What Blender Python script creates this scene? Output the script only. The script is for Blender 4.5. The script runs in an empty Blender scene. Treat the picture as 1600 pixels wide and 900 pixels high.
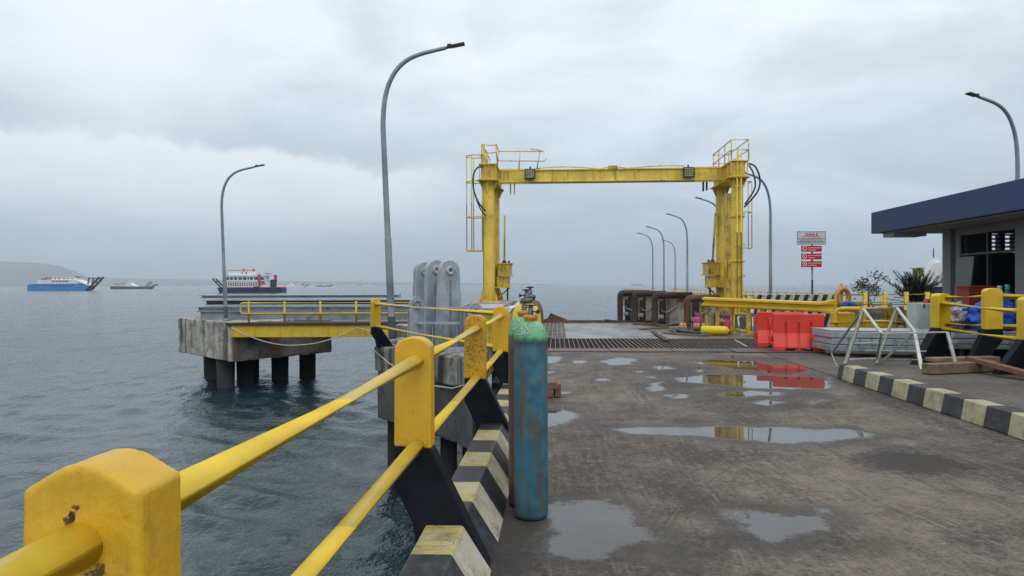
import bpy, bmesh, math, random
import numpy as np
from mathutils import Vector, Matrix, noise as mnoise
random.seed(7); np.random.seed(7)
R = math.radians
SC = bpy.context.scene
COL = SC.collection

# ------------------------------------------------------------------ camera
F = 1150.0                       # focal length in photo pixels (1600 wide)
EYE = 1.6
cam_d = bpy.data.cameras.new('camera'); cam = bpy.data.objects.new('camera', cam_d); COL.objects.link(cam)
cam_d.sensor_width = 36.0; cam_d.lens = 36.0 * F / 1600.0
cam_d.clip_start = 0.05; cam_d.clip_end = 60000
roll, pitch = R(0.17), R(-0.25)
cam.matrix_world = Matrix.Translation((0, 0, EYE)) @ Matrix.Rotation(R(90) + pitch, 4, 'X') @ Matrix.Rotation(-roll, 4, 'Z')
SC.camera = cam

# ------------------------------------------------------------------ render, view
SC.render.engine = 'CYCLES'
SC.cycles.use_denoising = True; SC.cycles.denoiser = 'OPENIMAGEDENOISE'; SC.cycles.denoising_input_passes = 'RGB_ALBEDO_NORMAL'; SC.cycles.denoising_prefilter = 'NONE'
SC.cycles.max_bounces = 8; SC.cycles.glossy_bounces = 4; SC.cycles.diffuse_bounces = 3
SC.cycles.transmission_bounces = 4; SC.cycles.volume_bounces = 1
SC.cycles.caustics_reflective = False; SC.cycles.caustics_refractive = False
SC.view_settings.view_transform = 'Standard'; SC.view_settings.look = 'None'
SC.view_settings.exposure = 0.0; SC.view_settings.gamma = 1.0
SC.view_settings.use_curve_mapping = False

SUN_EL, SUN_AZ = R(60), R(155)   # azimuth measured from +Y towards +X

# ------------------------------------------------------------------ node helper
class G:
    def __init__(s, nt):
        s.nt = nt
    def n(s, t, **kw):
        nd = s.nt.nodes.new(t)
        for k, v in kw.items(): setattr(nd, k, v)
        return nd
    def set(s, sock, v):
        if isinstance(v, bpy.types.NodeSocket): s.nt.links.new(v, sock)
        elif v is not None:
            if isinstance(v, (tuple, list)) and len(v) == 3 and sock.type == 'RGBA': v = (*v, 1)
            sock.default_value = v
    def math(s, op, a, b=None, c=None, clamp=False):
        nd = s.n('ShaderNodeMath', operation=op, use_clamp=clamp)
        s.set(nd.inputs[0], a); s.set(nd.inputs[1], b)
        if c is not None: s.set(nd.inputs[2], c)
        return nd.outputs[0]
    def vmath(s, op, a, b=None):
        nd = s.n('ShaderNodeVectorMath', operation=op)
        s.set(nd.inputs[0], a)
        if b is not None: s.set(nd.inputs[1], b)
        return nd.outputs[0]
    def noise(s, vec, scale=5, detail=4, rough=.55, dist=0):
        nd = s.n('ShaderNodeTexNoise'); s.set(nd.inputs['Vector'], vec)
        nd.inputs['Scale'].default_value = scale; nd.inputs['Detail'].default_value = detail
        nd.inputs['Roughness'].default_value = rough; nd.inputs['Distortion'].default_value = dist
        return nd.outputs['Fac']
    def smooth(s, v, a, b, lo=0., hi=1.):
        nd = s.n('ShaderNodeMapRange', interpolation_type='SMOOTHSTEP')
        s.set(nd.inputs['Value'], v); s.set(nd.inputs['From Min'], a); s.set(nd.inputs['From Max'], b)
        nd.inputs['To Min'].default_value = lo; nd.inputs['To Max'].default_value = hi
        return nd.outputs['Result']
    def mix(s, f, a, b, blend='MIX'):
        nd = s.n('ShaderNodeMix', data_type='RGBA', blend_type=blend)
        s.set(nd.inputs[0], f); s.set(nd.inputs[6], a); s.set(nd.inputs[7], b)
        return nd.outputs[2]
    def ramp(s, f, stops):
        nd = s.n('ShaderNodeValToRGB'); s.set(nd.inputs[0], f)
        cr = nd.color_ramp
        while len(cr.elements) < len(stops): cr.elements.new(.5)
        for e, (p, c) in zip(cr.elements, stops):
            e.position = p; e.color = (*c, 1)
        return nd.outputs[0]
    def mapping(s, vec, scale=(1, 1, 1), loc=(0, 0, 0), rot=(0, 0, 0)):
        nd = s.n('ShaderNodeMapping'); s.set(nd.inputs[0], vec)
        nd.inputs['Scale'].default_value = scale; nd.inputs['Location'].default_value = loc
        nd.inputs['Rotation'].default_value = rot
        return nd.outputs[0]
    def sep(s, v):
        nd = s.n('ShaderNodeSeparateXYZ'); s.set(nd.inputs[0], v); return nd.outputs
    def comb(s, x, y, z):
        nd = s.n('ShaderNodeCombineXYZ')
        for i, v in enumerate((x, y, z)): s.set(nd.inputs[i], v)
        return nd.outputs[0]
    def bump(s, h, strength=.3, dist=.02, normal=None):
        nd = s.n('ShaderNodeBump'); s.set(nd.inputs['Height'], h)
        s.set(nd.inputs['Strength'], strength); nd.inputs['Distance'].default_value = dist
        if normal is not None: s.set(nd.inputs['Normal'], normal)
        return nd.outputs[0]

# ------------------------------------------------------------------ world: overcast sky
W = bpy.data.worlds.new('World'); SC.world = W; W.use_nodes = True
nt = W.node_tree; nt.nodes.clear(); g = G(nt)
sky = g.n('ShaderNodeTexSky', sky_type='NISHITA'); sky.sun_disc = False
sky.sun_elevation = SUN_EL; sky.sun_rotation = SUN_AZ; sky.air_density = 1.2; sky.dust_density = 2.5
tc = g.n('ShaderNodeTexCoord').outputs['Generated']
x, y, z = g.sep(tc)
flow = g.noise(g.mapping(tc, (1.5, 1.5, 4.5)), 1.6, 6, .55, .6)
fine = g.noise(g.mapping(tc, (1.2, 1.2, 3.2), (3, 1, 2)), 4.2, 7, .55, .4)
zz = g.math('ADD', z, g.math('MULTIPLY', g.math('SUBTRACT', flow, .5), .12))
base = g.ramp(zz, [(0., (4.35, 5.5, 6.8)), (.05, (5.1, 6.4, 7.7)), (.11, (6.8, 8.1, 9.4)),
                   (.2, (7.7, 8.9, 10.)), (.3, (9.2, 10., 10.9)), (.5, (10.6, 10.9, 11.3))])
shade = g.smooth(g.math('ADD', g.math('MULTIPLY', flow, .65), g.math('MULTIPLY', fine, .35)), .36, .64, .85, 1.11)
colr = g.mix(1., base, g.comb(shade, shade, shade), 'MULTIPLY')
# a cumulus bank low on the left, with a billowing upper edge
az = g.math('ARCTAN2', x, y)
edge_n = g.noise(g.comb(g.math('MULTIPLY', az, 1.), g.math('MULTIPLY', z, 1.2), .37), 6.5, 6, .55, .3)
edge = g.math('ADD', .182, g.math('MULTIPLY', g.math('SUBTRACT', edge_n, .5), .11))
edge = g.math('SUBTRACT', edge, g.math('MULTIPLY', g.math('ABSOLUTE', g.math('ADD', az, .42)), .05))
d = g.math('SUBTRACT', edge, z)                       # >0 inside the bank
inside = g.smooth(d, -.004, .016)
win = g.math('MULTIPLY', g.smooth(az, -.02, -.2), g.smooth(az, -1.4, -.7))
fade = g.smooth(d, .0, .13, 1., .15)
lit = g.math('MULTIPLY', g.math('MULTIPLY', inside, win), fade)
over = g.math('MULTIPLY', g.math('MULTIPLY', g.math('SUBTRACT', 1., inside), g.smooth(d, -.085, -.0)), win)
colr = g.mix(g.math('MULTIPLY', lit, .85), colr, (10.2, 10.6, 11.0))
colr = g.mix(g.math('MULTIPLY', over, .75), colr, (5.7, 6.7, 7.8))
# a bright thin patch, upper left
spot = g.vmath('DISTANCE', tc, (-.445, .84, .29)) if False else None
nd = g.n('ShaderNodeVectorMath', operation='DISTANCE'); g.set(nd.inputs[0], tc); nd.inputs[1].default_value = (-.435, .845, .285)
spotm = g.smooth(g.math('ADD', nd.outputs['Value'], g.math('MULTIPLY', g.math('SUBTRACT', fine, .5), .16)), .19, .02)
colr = g.mix(g.math('MULTIPLY', spotm, .85), colr, (10.5, 10.9, 11.3))
colr = g.mix(.93, sky.outputs[0], colr)
bg = g.n('ShaderNodeBackground'); g.set(bg.inputs[0], colr); bg.inputs[1].default_value = 0.1
out = g.n('ShaderNodeOutputWorld'); nt.links.new(bg.outputs[0], out.inputs[0])

# ------------------------------------------------------------------ sun (veiled by cloud)
sd = bpy.data.lights.new('sun', 'SUN'); sd.energy = 0.85; sd.angle = R(50); sd.color = (1., .965, .92)
sun = bpy.data.objects.new('sun', sd); COL.objects.link(sun)
sdir = Vector((math.sin(SUN_AZ) * math.cos(SUN_EL), math.cos(SUN_AZ) * math.cos(SUN_EL), math.sin(SUN_EL)))
sun.rotation_euler = (-sdir).to_track_quat('-Z', 'Y').to_euler(); sun.location = (0, 0, 60)

# ------------------------------------------------------------------ coordinates
YAW = math.atan2(70, F)                       # the wharf runs a little to the right of straight ahead
AX = Vector((math.sin(YAW), math.cos(YAW), 0)); PX = Vector((math.cos(YAW), -math.sin(YAW), 0))
def D(dx, s, z=0.): return PX * dx + AX * s + Vector((0, 0, z))       # wharf frame -> world
def hy(px): return 445 - (px - 800) * .00297
def P(px, py, Y): return Vector(((px - 800) / F * Y, Y, EYE - (py - hy(px)) / F * Y))
def Pg(px, py, z=0.):
    Y = (EYE - z) * F / (py - hy(px)); return Vector(((px - 800) / F * Y, Y, z))
SEA = -2.9

# ------------------------------------------------------------------ materials
MATS = {}
def mat(name, col, rough=.5, metal=0., var=.18, scale=3., bump=.15, bscale=30., dirt=None, streak=None, crack=None, spots=(), spec=.5, dist=.01, chips=None, band=None, brush=0.):
    m = bpy.data.materials.new(name); m.use_nodes = True
    nt = m.node_tree; g = G(nt); b = nt.nodes['Principled BSDF']
    oi = g.n('ShaderNodeObjectInfo'); tco = g.n('ShaderNodeTexCoord')
    loc = tco.outputs['Object']
    off = g.vmath('SCALE', oi.outputs['Random']) if False else g.comb(g.math('MULTIPLY', oi.outputs['Random'], 37.), g.math('MULTIPLY', oi.outputs['Random'], 11.), 0.)
    v = g.vmath('ADD', loc, off)
    n1 = g.noise(v, scale, 5, .6)
    lo = tuple(c * (1 - var) for c in col); hi = tuple(min(1, c * (1 + var)) for c in col)
    c = g.mix(g.smooth(n1, .3, .7), lo, hi)
    r = g.math('ADD', rough - .1, g.math('MULTIPLY', n1, .2))
    n2 = g.noise(v, scale * 2.7 + 1, 8, .65)
    if dirt:
        dc, amt, ds = dirt
        n3 = g.noise(g.vmath('ADD', v, (5.2, 1.3, 8.8)), ds, 8, .68)
        f = g.smooth(n3, .62 - amt * .35, .80 - amt * .25)
        c = g.mix(g.math('MULTIPLY', f, min(1, .45 + amt)), c, dc)
        r = g.math('ADD', r, g.math('MULTIPLY', f, .15))
    if streak:
        sc, amt, ss = streak
        n4 = g.noise(g.mapping(v, (ss, ss, ss * .09)), 1., 7, .6)
        f = g.smooth(n4, .66 - amt * .3, .80 - amt * .22)
        c = g.mix(g.math('MULTIPLY', f, min(1, .5 + amt * .6)), c, sc)
    h = g.math('ADD', g.noise(v, bscale, 6, .6), g.math('MULTIPLY', n2, .6))
    if brush: h = g.math('ADD', h, g.math('MULTIPLY', g.noise(g.mapping(v, (75, 75, 6)), 1., 5, .65), brush))
    if chips:
        cc, amt, cs = chips
        n5 = g.noise(g.vmath('ADD', v, (2.2, 7.3, 1.8)), cs, 9, .7)
        f = g.smooth(n5, .71 - amt * .2, .725 - amt * .2)
        c = g.mix(f, c, cc); h = g.math('SUBTRACT', h, g.math('MULTIPLY', f, .6))
    if crack:
        cc, cs, amt = crack
        vd = g.n('ShaderNodeTexVoronoi', feature='DISTANCE_TO_EDGE'); vd.inputs['Scale'].default_value = cs
        wob = g.n('ShaderNodeTexNoise'); g.set(wob.inputs['Vector'], v); wob.inputs['Scale'].default_value = cs * 1.3; wob.inputs['Detail'].default_value = 4
        g.set(vd.inputs['Vector'], g.vmath('ADD', v, g.vmath('SCALE', wob.outputs['Color'])) if False else g.mix(.12, v, wob.outputs['Color']))
        msk = g.smooth(g.noise(v, cs * .28, 2, .5), .62 - amt * .35, .70 - amt * .3)
        f = g.math('MULTIPLY', g.smooth(vd.outputs['Distance'], .05, .012), msk)
        c = g.mix(g.math('MULTIPLY', f, .9), c, cc); h = g.math('SUBTRACT', h, g.math('MULTIPLY', f, 1.6))
    for (p, rad, sc) in spots:
        nd = g.n('ShaderNodeVectorMath', operation='DISTANCE'); g.set(nd.inputs[0], loc); nd.inputs[1].default_value = p
        dd = g.math('ADD', nd.outputs['Value'], g.math('MULTIPLY', g.math('SUBTRACT', g.noise(v, 70, 6, .7), .5), rad * 4.2))
        f = g.smooth(dd, rad, rad * .55)
        c = g.mix(f, c, sc); h = g.math('SUBTRACT', h, g.math('MULTIPLY', f, 3.5))
    if band:
        zb_, wb_, cb_ = band
        zz2 = g.math('ADD', g.sep(loc)[2], g.math('MULTIPLY', g.math('SUBTRACT', g.noise(g.mapping(v, (1, 1, .3)), 22, 6, .65), .5), wb_ * 1.6))
        f = g.math('MULTIPLY', g.smooth(zz2, zb_ - wb_, zb_), g.smooth(zz2, zb_ + wb_ * .8, zb_ + wb_ * .1))
        c = g.mix(g.math('MULTIPLY', f, .8), c, cb_)
    g.set(b.inputs['Base Color'], c); g.set(b.inputs['Roughness'], r); b.inputs['Metallic'].default_value = metal
    b.inputs['Specular IOR Level'].default_value = spec
    if bump: g.set(b.inputs['Normal'], g.bump(h, bump, dist))
    MATS[name] = m
    return m

RUST = (.13, .055, .025)
m_ochre = mat('ochre_paint', (.68, .385, .014), .42, var=.10, scale=2.2, bump=.30, bscale=28, dirt=((.30, .16, .02), .16, 9), streak=((.36, .19, .02), .12, 14), chips=((.16, .09, .03), .035, 11), dist=.012, brush=1.1)
m_ochre_crack = mat('cracked_ochre_paint', (.64, .35, .012), .45, var=.12, scale=2.2, bump=.4, bscale=22, dirt=((.26, .13, .02), .2, 8), crack=((.05, .025, .01), 17, .72), dist=.012, brush=.8)
m_ochre_near = mat('lumpy_ochre_paint', (.69, .40, .015), .42, var=.12, scale=5, bump=.28, bscale=34, dirt=((.30, .16, .02), .22, 11), crack=((.12, .06, .01), 9, .25),
                   spots=(((-.020, -.071, 1.212), .009, (.10, .055, .012)), ((-.013, -.071, 1.222), .009, (.03, .018, .008)), ((-.007, -.071, 1.234), .007, (.08, .045, .012)), ((.03, -.071, 1.12), .02, (.14, .08, .015))), dist=.014, brush=.9, streak=((.34, .19, .02), .22, 18))
m_rail = mat('yellow_rail_paint', (.77, .545, .045), .33, var=.10, scale=3, bump=.07, bscale=40, dirt=((.34, .20, .03), .13, 14), chips=((.16, .09, .03), .02, 16))
m_yellow = mat('gantry_yellow_paint', (.77, .555, .075), .45, var=.16, scale=1.4, bump=.08, bscale=12, dirt=((.36, .23, .04), .3, 2.6), streak=((.20, .10, .03), .36, 7))
m_yrust = mat('rust_streaked_yellow_paint', (.68, .49, .065), .5, var=.2, scale=2, bump=.12, bscale=14, dirt=((.2, .09, .02), .42, 3.2), streak=((.12, .05, .02), .45, 8))
m_yfence = mat('fence_yellow_paint', (.66, .46, .035), .42, var=.12, bump=.05, dirt=((.3, .17, .03), .2, 6))
m_ybeam = mat('bridge_yellow_paint', (.68, .45, .035), .42, var=.10, bump=.05, streak=((.25, .12, .02), .25, 5))
m_black = mat('black_paint', (.009, .010, .014), .6, var=.3, scale=5, bump=.22, bscale=26, chips=((.25, .24, .22), .015, 12), dirt=((.035, .035, .037), .15, 7), dist=.012, spec=.15)
m_galv = mat('galvanised_steel', (.36, .40, .43), .42, metal=.2, var=.16, scale=5, bump=.05, bscale=30, streak=((.17, .19, .2), .3, 6), dirt=((.36, .39, .41), .25, 5))
m_galvd = mat('dull_galvanised_steel', (.27, .30, .325), .5, metal=.2, var=.2, scale=2, bump=.06, dirt=((.10, .105, .11), .35, 3), streak=((.33, .35, .36), .25, 7))
m_lamp = mat('lamp_pole_steel', (.23, .26, .28), .45, metal=.4, var=.15, scale=3, bump=.05, streak=((.13, .14, .15), .3, 8))
m_dark = mat('dark_plastic', (.025, .027, .03), .45, var=.2)
m_conc = mat('weathered_concrete', (.43, .405, .35), .8, var=.25, scale=1.3, bump=.35, bscale=18, dirt=((.10, .09, .075), .42, 2.2), streak=((.05, .042, .036), .62, 2.4), dist=.02)
m_concw = mat('blackened_concrete', (.33, .32, .29), .8, var=.3, scale=2.2, bump=.4, bscale=18, dirt=((.12, .11, .10), .5, 3.5), streak=((.025, .023, .02), .8, 4.5), dist=.02)
m_concd = mat('stained_concrete', (.17, .155, .135), .8, var=.3, scale=1.2, bump=.35, bscale=16, dirt=((.05, .04, .032), .45, 1.6), streak=((.16, .07, .03), .62, 1.1), dist=.02)
m_concb = mat('dark_concrete', (.085, .085, .082), .75, var=.3, scale=1.2, bump=.3, bscale=16, dirt=((.03, .03, .03), .4, 1.6), dist=.02)
m_pile = mat('black_pile_steel', (.012, .012, .013), .6, var=.3, bump=.2, dirt=((.03, .024, .018), .3, 4))
m_rust = mat('rusty_steel', (.10, .05, .03), .75, var=.35, scale=3, bump=.3, bscale=22, dirt=((.045, .026, .02), .4, 4), streak=((.22, .10, .045), .3, 6))
m_rustd = mat('dark_rusty_steel', (.045, .03, .026), .7, var=.3, scale=3, bump=.3, bscale=22, dirt=((.12, .055, .03), .35, 5))
m_wood = mat('old_timber', (.17, .12, .08), .8, var=.25, scale=4, bump=.3, bscale=20, dirt=((.07, .05, .035), .35, 6))
m_woodr = mat('red_brown_timber', (.20, .10, .055), .75, var=.25, scale=4, bump=.3, bscale=20, dirt=((.07, .035, .02), .3, 6))
m_rope = mat('pale_rope', (.5, .47, .4), .9, var=.15)
m_navy = mat('navy_fascia', (.013, .038, .125), .55, var=.10, scale=.8, bump=.03, dirt=((.035, .06, .13), .3, 1.5), streak=((.018, .034, .09), .25, 2))
m_wall = mat('grey_plaster', (.175, .18, .19), .8, var=.08, scale=1, bump=.1, bscale=30, streak=((.19, .19, .19), .2, 2))
m_soffit = mat('soffit_board', (.30, .30, .29), .8, var=.08)
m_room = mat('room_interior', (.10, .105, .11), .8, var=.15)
m_glass = mat('dark_window_glass', (.03, .04, .05), .12, var=.1, bump=0)
m_panelg = mat('grey_green_board', (.10, .125, .13), .35, var=.1, bump=.03)
m_redbar = mat('red_plastic', (.76, .048, .026), .42, var=.10, scale=2, bump=.06, dirt=((.42, .05, .035), .3, 4), streak=((.34, .06, .04), .22, 6))
m_pink = mat('pink_enamel', (.45, .035, .19), .35, var=.15, bump=.04, dirt=((.22, .03, .1), .2, 8))
m_cylb = mat('blue_green_cylinder_paint', (.036, .145, .215), .55, var=.30, scale=9, bump=.14, bscale=30, dirt=((.085, .17, .18), .45, 11), streak=((.12, .085, .05), .62, 20), chips=((.12, .07, .04), .07, 7), band=(1.215, .05, (.025, .05, .05)))
m_cylg = mat('green_shoulder_paint', (.13, .38, .17), .5, var=.3, scale=8, bump=.1, dirt=((.24, .42, .26), .4, 9), chips=((.08, .06, .03), .04, 13), band=(1.215, .05, (.03, .06, .05)))
m_cylr = mat('rust_brown_cylinder_paint', (.13, .075, .05), .6, var=.3, scale=5, bump=.15, dirt=((.06, .04, .03), .35, 5), streak=((.2, .14, .1), .3, 9))
m_cyly = mat('yellow_cylinder_paint', (.72, .50, .02), .38, var=.12, scale=5, bump=.06, chips=((.05, .05, .03), .11, 7), dirt=((.3, .2, .03), .2, 6))
m_brass = mat('orange_valve_collar', (.55, .22, .03), .5, var=.2, bump=.1, dirt=((.25, .1, .03), .3, 18))
m_steel = mat('worn_valve_steel', (.16, .165, .17), .35, metal=.7, var=.3, scale=30, dirt=((.03, .025, .02), .4, 40))
m_chalk = mat('white_chalk_paint', (.52, .64, .54), .8, var=.15, scale=40)
m_tan = mat('tan_cylinder_paint', (.36, .27, .11), .5, var=.2, dirt=((.2, .13, .06), .3, 6))
m_orange = mat('orange_plastic', (.70, .30, .06), .45, var=.12, dirt=((.4, .18, .05), .25, 9))
m_ringo = mat('faded_orange_foam', (.62, .31, .12), .6, var=.15, dirt=((.4, .2, .09), .25, 9))
m_blue = mat('blue_plastic', (.012, .06, .30), .4, var=.2)
m_tarp = mat('blue_tarpaulin', (.012, .085, .46), .45, var=.22, scale=6, bump=.5, bscale=9, dist=.04)
m_bag = mat('silver_plastic_bag', (.32, .33, .34), .3, metal=.2, var=.35, scale=9, bump=.6, bscale=12, dist=.04)
m_teal = mat('teal_cap', (.02, .26, .26), .4)
m_jug = mat('blue_water_bottle', (.015, .05, .12), .15, var=.1, bump=0)
m_white = mat('white_paint', (.70, .71, .71), .5, var=.06, bump=.03, dirt=((.4, .4, .38), .2, 3))
m_shipw = mat('ship_white_paint', (.78, .79, .79), .5, var=.04, scale=.3, bump=0)
m_shipn = mat('ship_navy_paint', (.008, .01, .075), .6, var=.1, scale=.3, bump=0)
m_shipb = mat('ship_blue_paint', (.02, .22, .52), .45, var=.1, scale=.2, bump=0)
m_shipr = mat('ship_red_paint', (.52, .04, .04), .5, var=.1, scale=.3, bump=0)
m_shipo = mat('ship_orange_paint', (.55, .13, .03), .5, var=.1, scale=.3, bump=0)
m_shipk = mat('ship_black_paint', (.016, .016, .02), .5, var=.1, scale=.3, bump=0)
m_shipd = mat('ship_dark_window', (.03, .035, .045), .3, var=.1, bump=0)
m_shipg = mat('ship_grey_paint', (.06, .08, .095), .5, var=.1, scale=.3, bump=0)
m_shipgr = mat('ship_green_paint', (.06, .16, .05), .5, var=.1, scale=.3, bump=0)
m_alu = mat('white_aluminium', (.46, .48, .465), .4, metal=.25, var=.12, scale=6, bump=.03, dirt=((.26, .27, .22), .25, 9))
m_alud = mat('mossy_aluminium', (.24, .25, .20), .5, metal=.2, var=.2, scale=6, bump=.03, dirt=((.13, .14, .09), .35, 9))
m_signw = mat('white_sign_sheet', (.60, .62, .63), .45, var=.04, bump=0)
m_signr = mat('red_sign_sheet', (.52, .012, .02), .45, var=.05, bump=0)
m_txtk = mat('dark_lettering', (.03, .04, .05), .6, bump=0)
m_txtr = mat('red_lettering', (.5, .02, .03), .6, bump=0)
m_txtw = mat('white_lettering', (.8, .8, .8), .6, bump=0)
m_bark = mat('bark', (.09, .07, .055), .9, var=.3, bump=.3)
m_leaf = mat('leaf_green', (.045, .075, .025), .6, var=.5, scale=3, bump=0)
m_needle = mat('needle_green', (.022, .042, .022), .7, var=.5, scale=2, bump=0)
m_rock = mat('dark_rock', (.075, .068, .06), .85, var=.35, scale=2, bump=.4, bscale=8, dist=.05)
m_amber = mat('floodlight_lens', (.62, .58, .26), .2, var=.3, scale=20, bump=0)
m_box = mat('pale_grey_cabinet_paint', (.48, .52, .50), .5, var=.1, dirt=((.3, .32, .3), .3, 4))

def stripe_mat(name, period, slant=0., off=0., axis='X', white=(.62, .56, .34), toponly=False):
    """black and pale-yellow paint in bands along the local X axis; worn and dirty"""
    m = bpy.data.materials.new(name); m.use_nodes = True; nt = m.node_tree; g = G(nt); b = nt.nodes['Principled BSDF']
    loc = g.n('ShaderNodeTexCoord').outputs['Object']; x, y, z = g.sep(loc)
    wob = g.math('MULTIPLY', g.math('SUBTRACT', g.noise(loc, 9, 5, .6), .5), .035)
    u = g.math('ADD', g.math('ADD', x, g.math('MULTIPLY', z, slant)), wob)
    top = g.smooth(z, .22, .24) if toponly else None
    ph = g.math('FRACT', g.math('DIVIDE', g.math('ADD', u, off), period))
    band = g.smooth(g.math('ABSOLUTE', g.math('SUBTRACT', ph, .5)), .245, .255)
    wn = g.noise(loc, 4.5, 9, .7)
    y2 = g.mix(g.smooth(g.noise(loc, 3, 5, .6), .4, .62), white, (min(1, white[0] * .93), white[1] * .9, white[2] * .72))
    if toponly: y2 = g.mix(top, g.mix(g.noise(loc, 5, 6, .6), (.58, .56, .46), (.42, .39, .29)), g.mix(g.smooth(g.noise(loc, 4, 6, .65), .4, .62), (.46, .39, .13), (.46, .42, .26)))
    y2 = g.mix(g.math('MULTIPLY', g.smooth(wn, .46, .66), .85), y2, (.24, .20, .12))
    k2 = g.mix(g.smooth(g.noise(loc, 7, 8, .7), .45, .8), (.020, .022, .028), (.085, .085, .085))
    c = g.mix(band, k2, y2)
    ch = g.smooth(g.noise(g.vmath('ADD', loc, (3, 9, 4)), 8, 9, .72), .66, .69)
    c = g.mix(g.math('MULTIPLY', ch, .8), c, (.11, .10, .085))
    # thin cracks in the paint
    vd = g.n('ShaderNodeTexVoronoi', feature='DISTANCE_TO_EDGE'); vd.inputs['Scale'].default_value = 11
    g.set(vd.inputs['Vector'], g.mix(.15, g.mapping(loc, (1.6, .6, .6)), g.noise(loc, 12, 4)))
    cf = g.math('MULTIPLY', g.smooth(vd.outputs['Distance'], .03, .006), g.smooth(g.noise(loc, 2.3, 2), .5, .6))
    c = g.mix(g.math('MULTIPLY', cf, .8), c, (.05, .04, .03))
    g.set(b.inputs['Base Color'], c); b.inputs['Roughness'].default_value = .5
    h = g.math('SUBTRACT', g.noise(loc, 28, 6, .6), g.math('ADD', g.math('MULTIPLY', ch, .5), cf))
    g.set(b.inputs['Normal'], g.bump(h, .3, .012))
    return m

# ------------------------------------------------------------------ mesh helper
def frame_of(d):
    d = d.normalized(); up = Vector((0, 0, 1)) if abs(d.z) < .95 else Vector((0, 1, 0))
    a = d.cross(up).normalized(); b = a.cross(d).normalized(); return a, b

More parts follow.
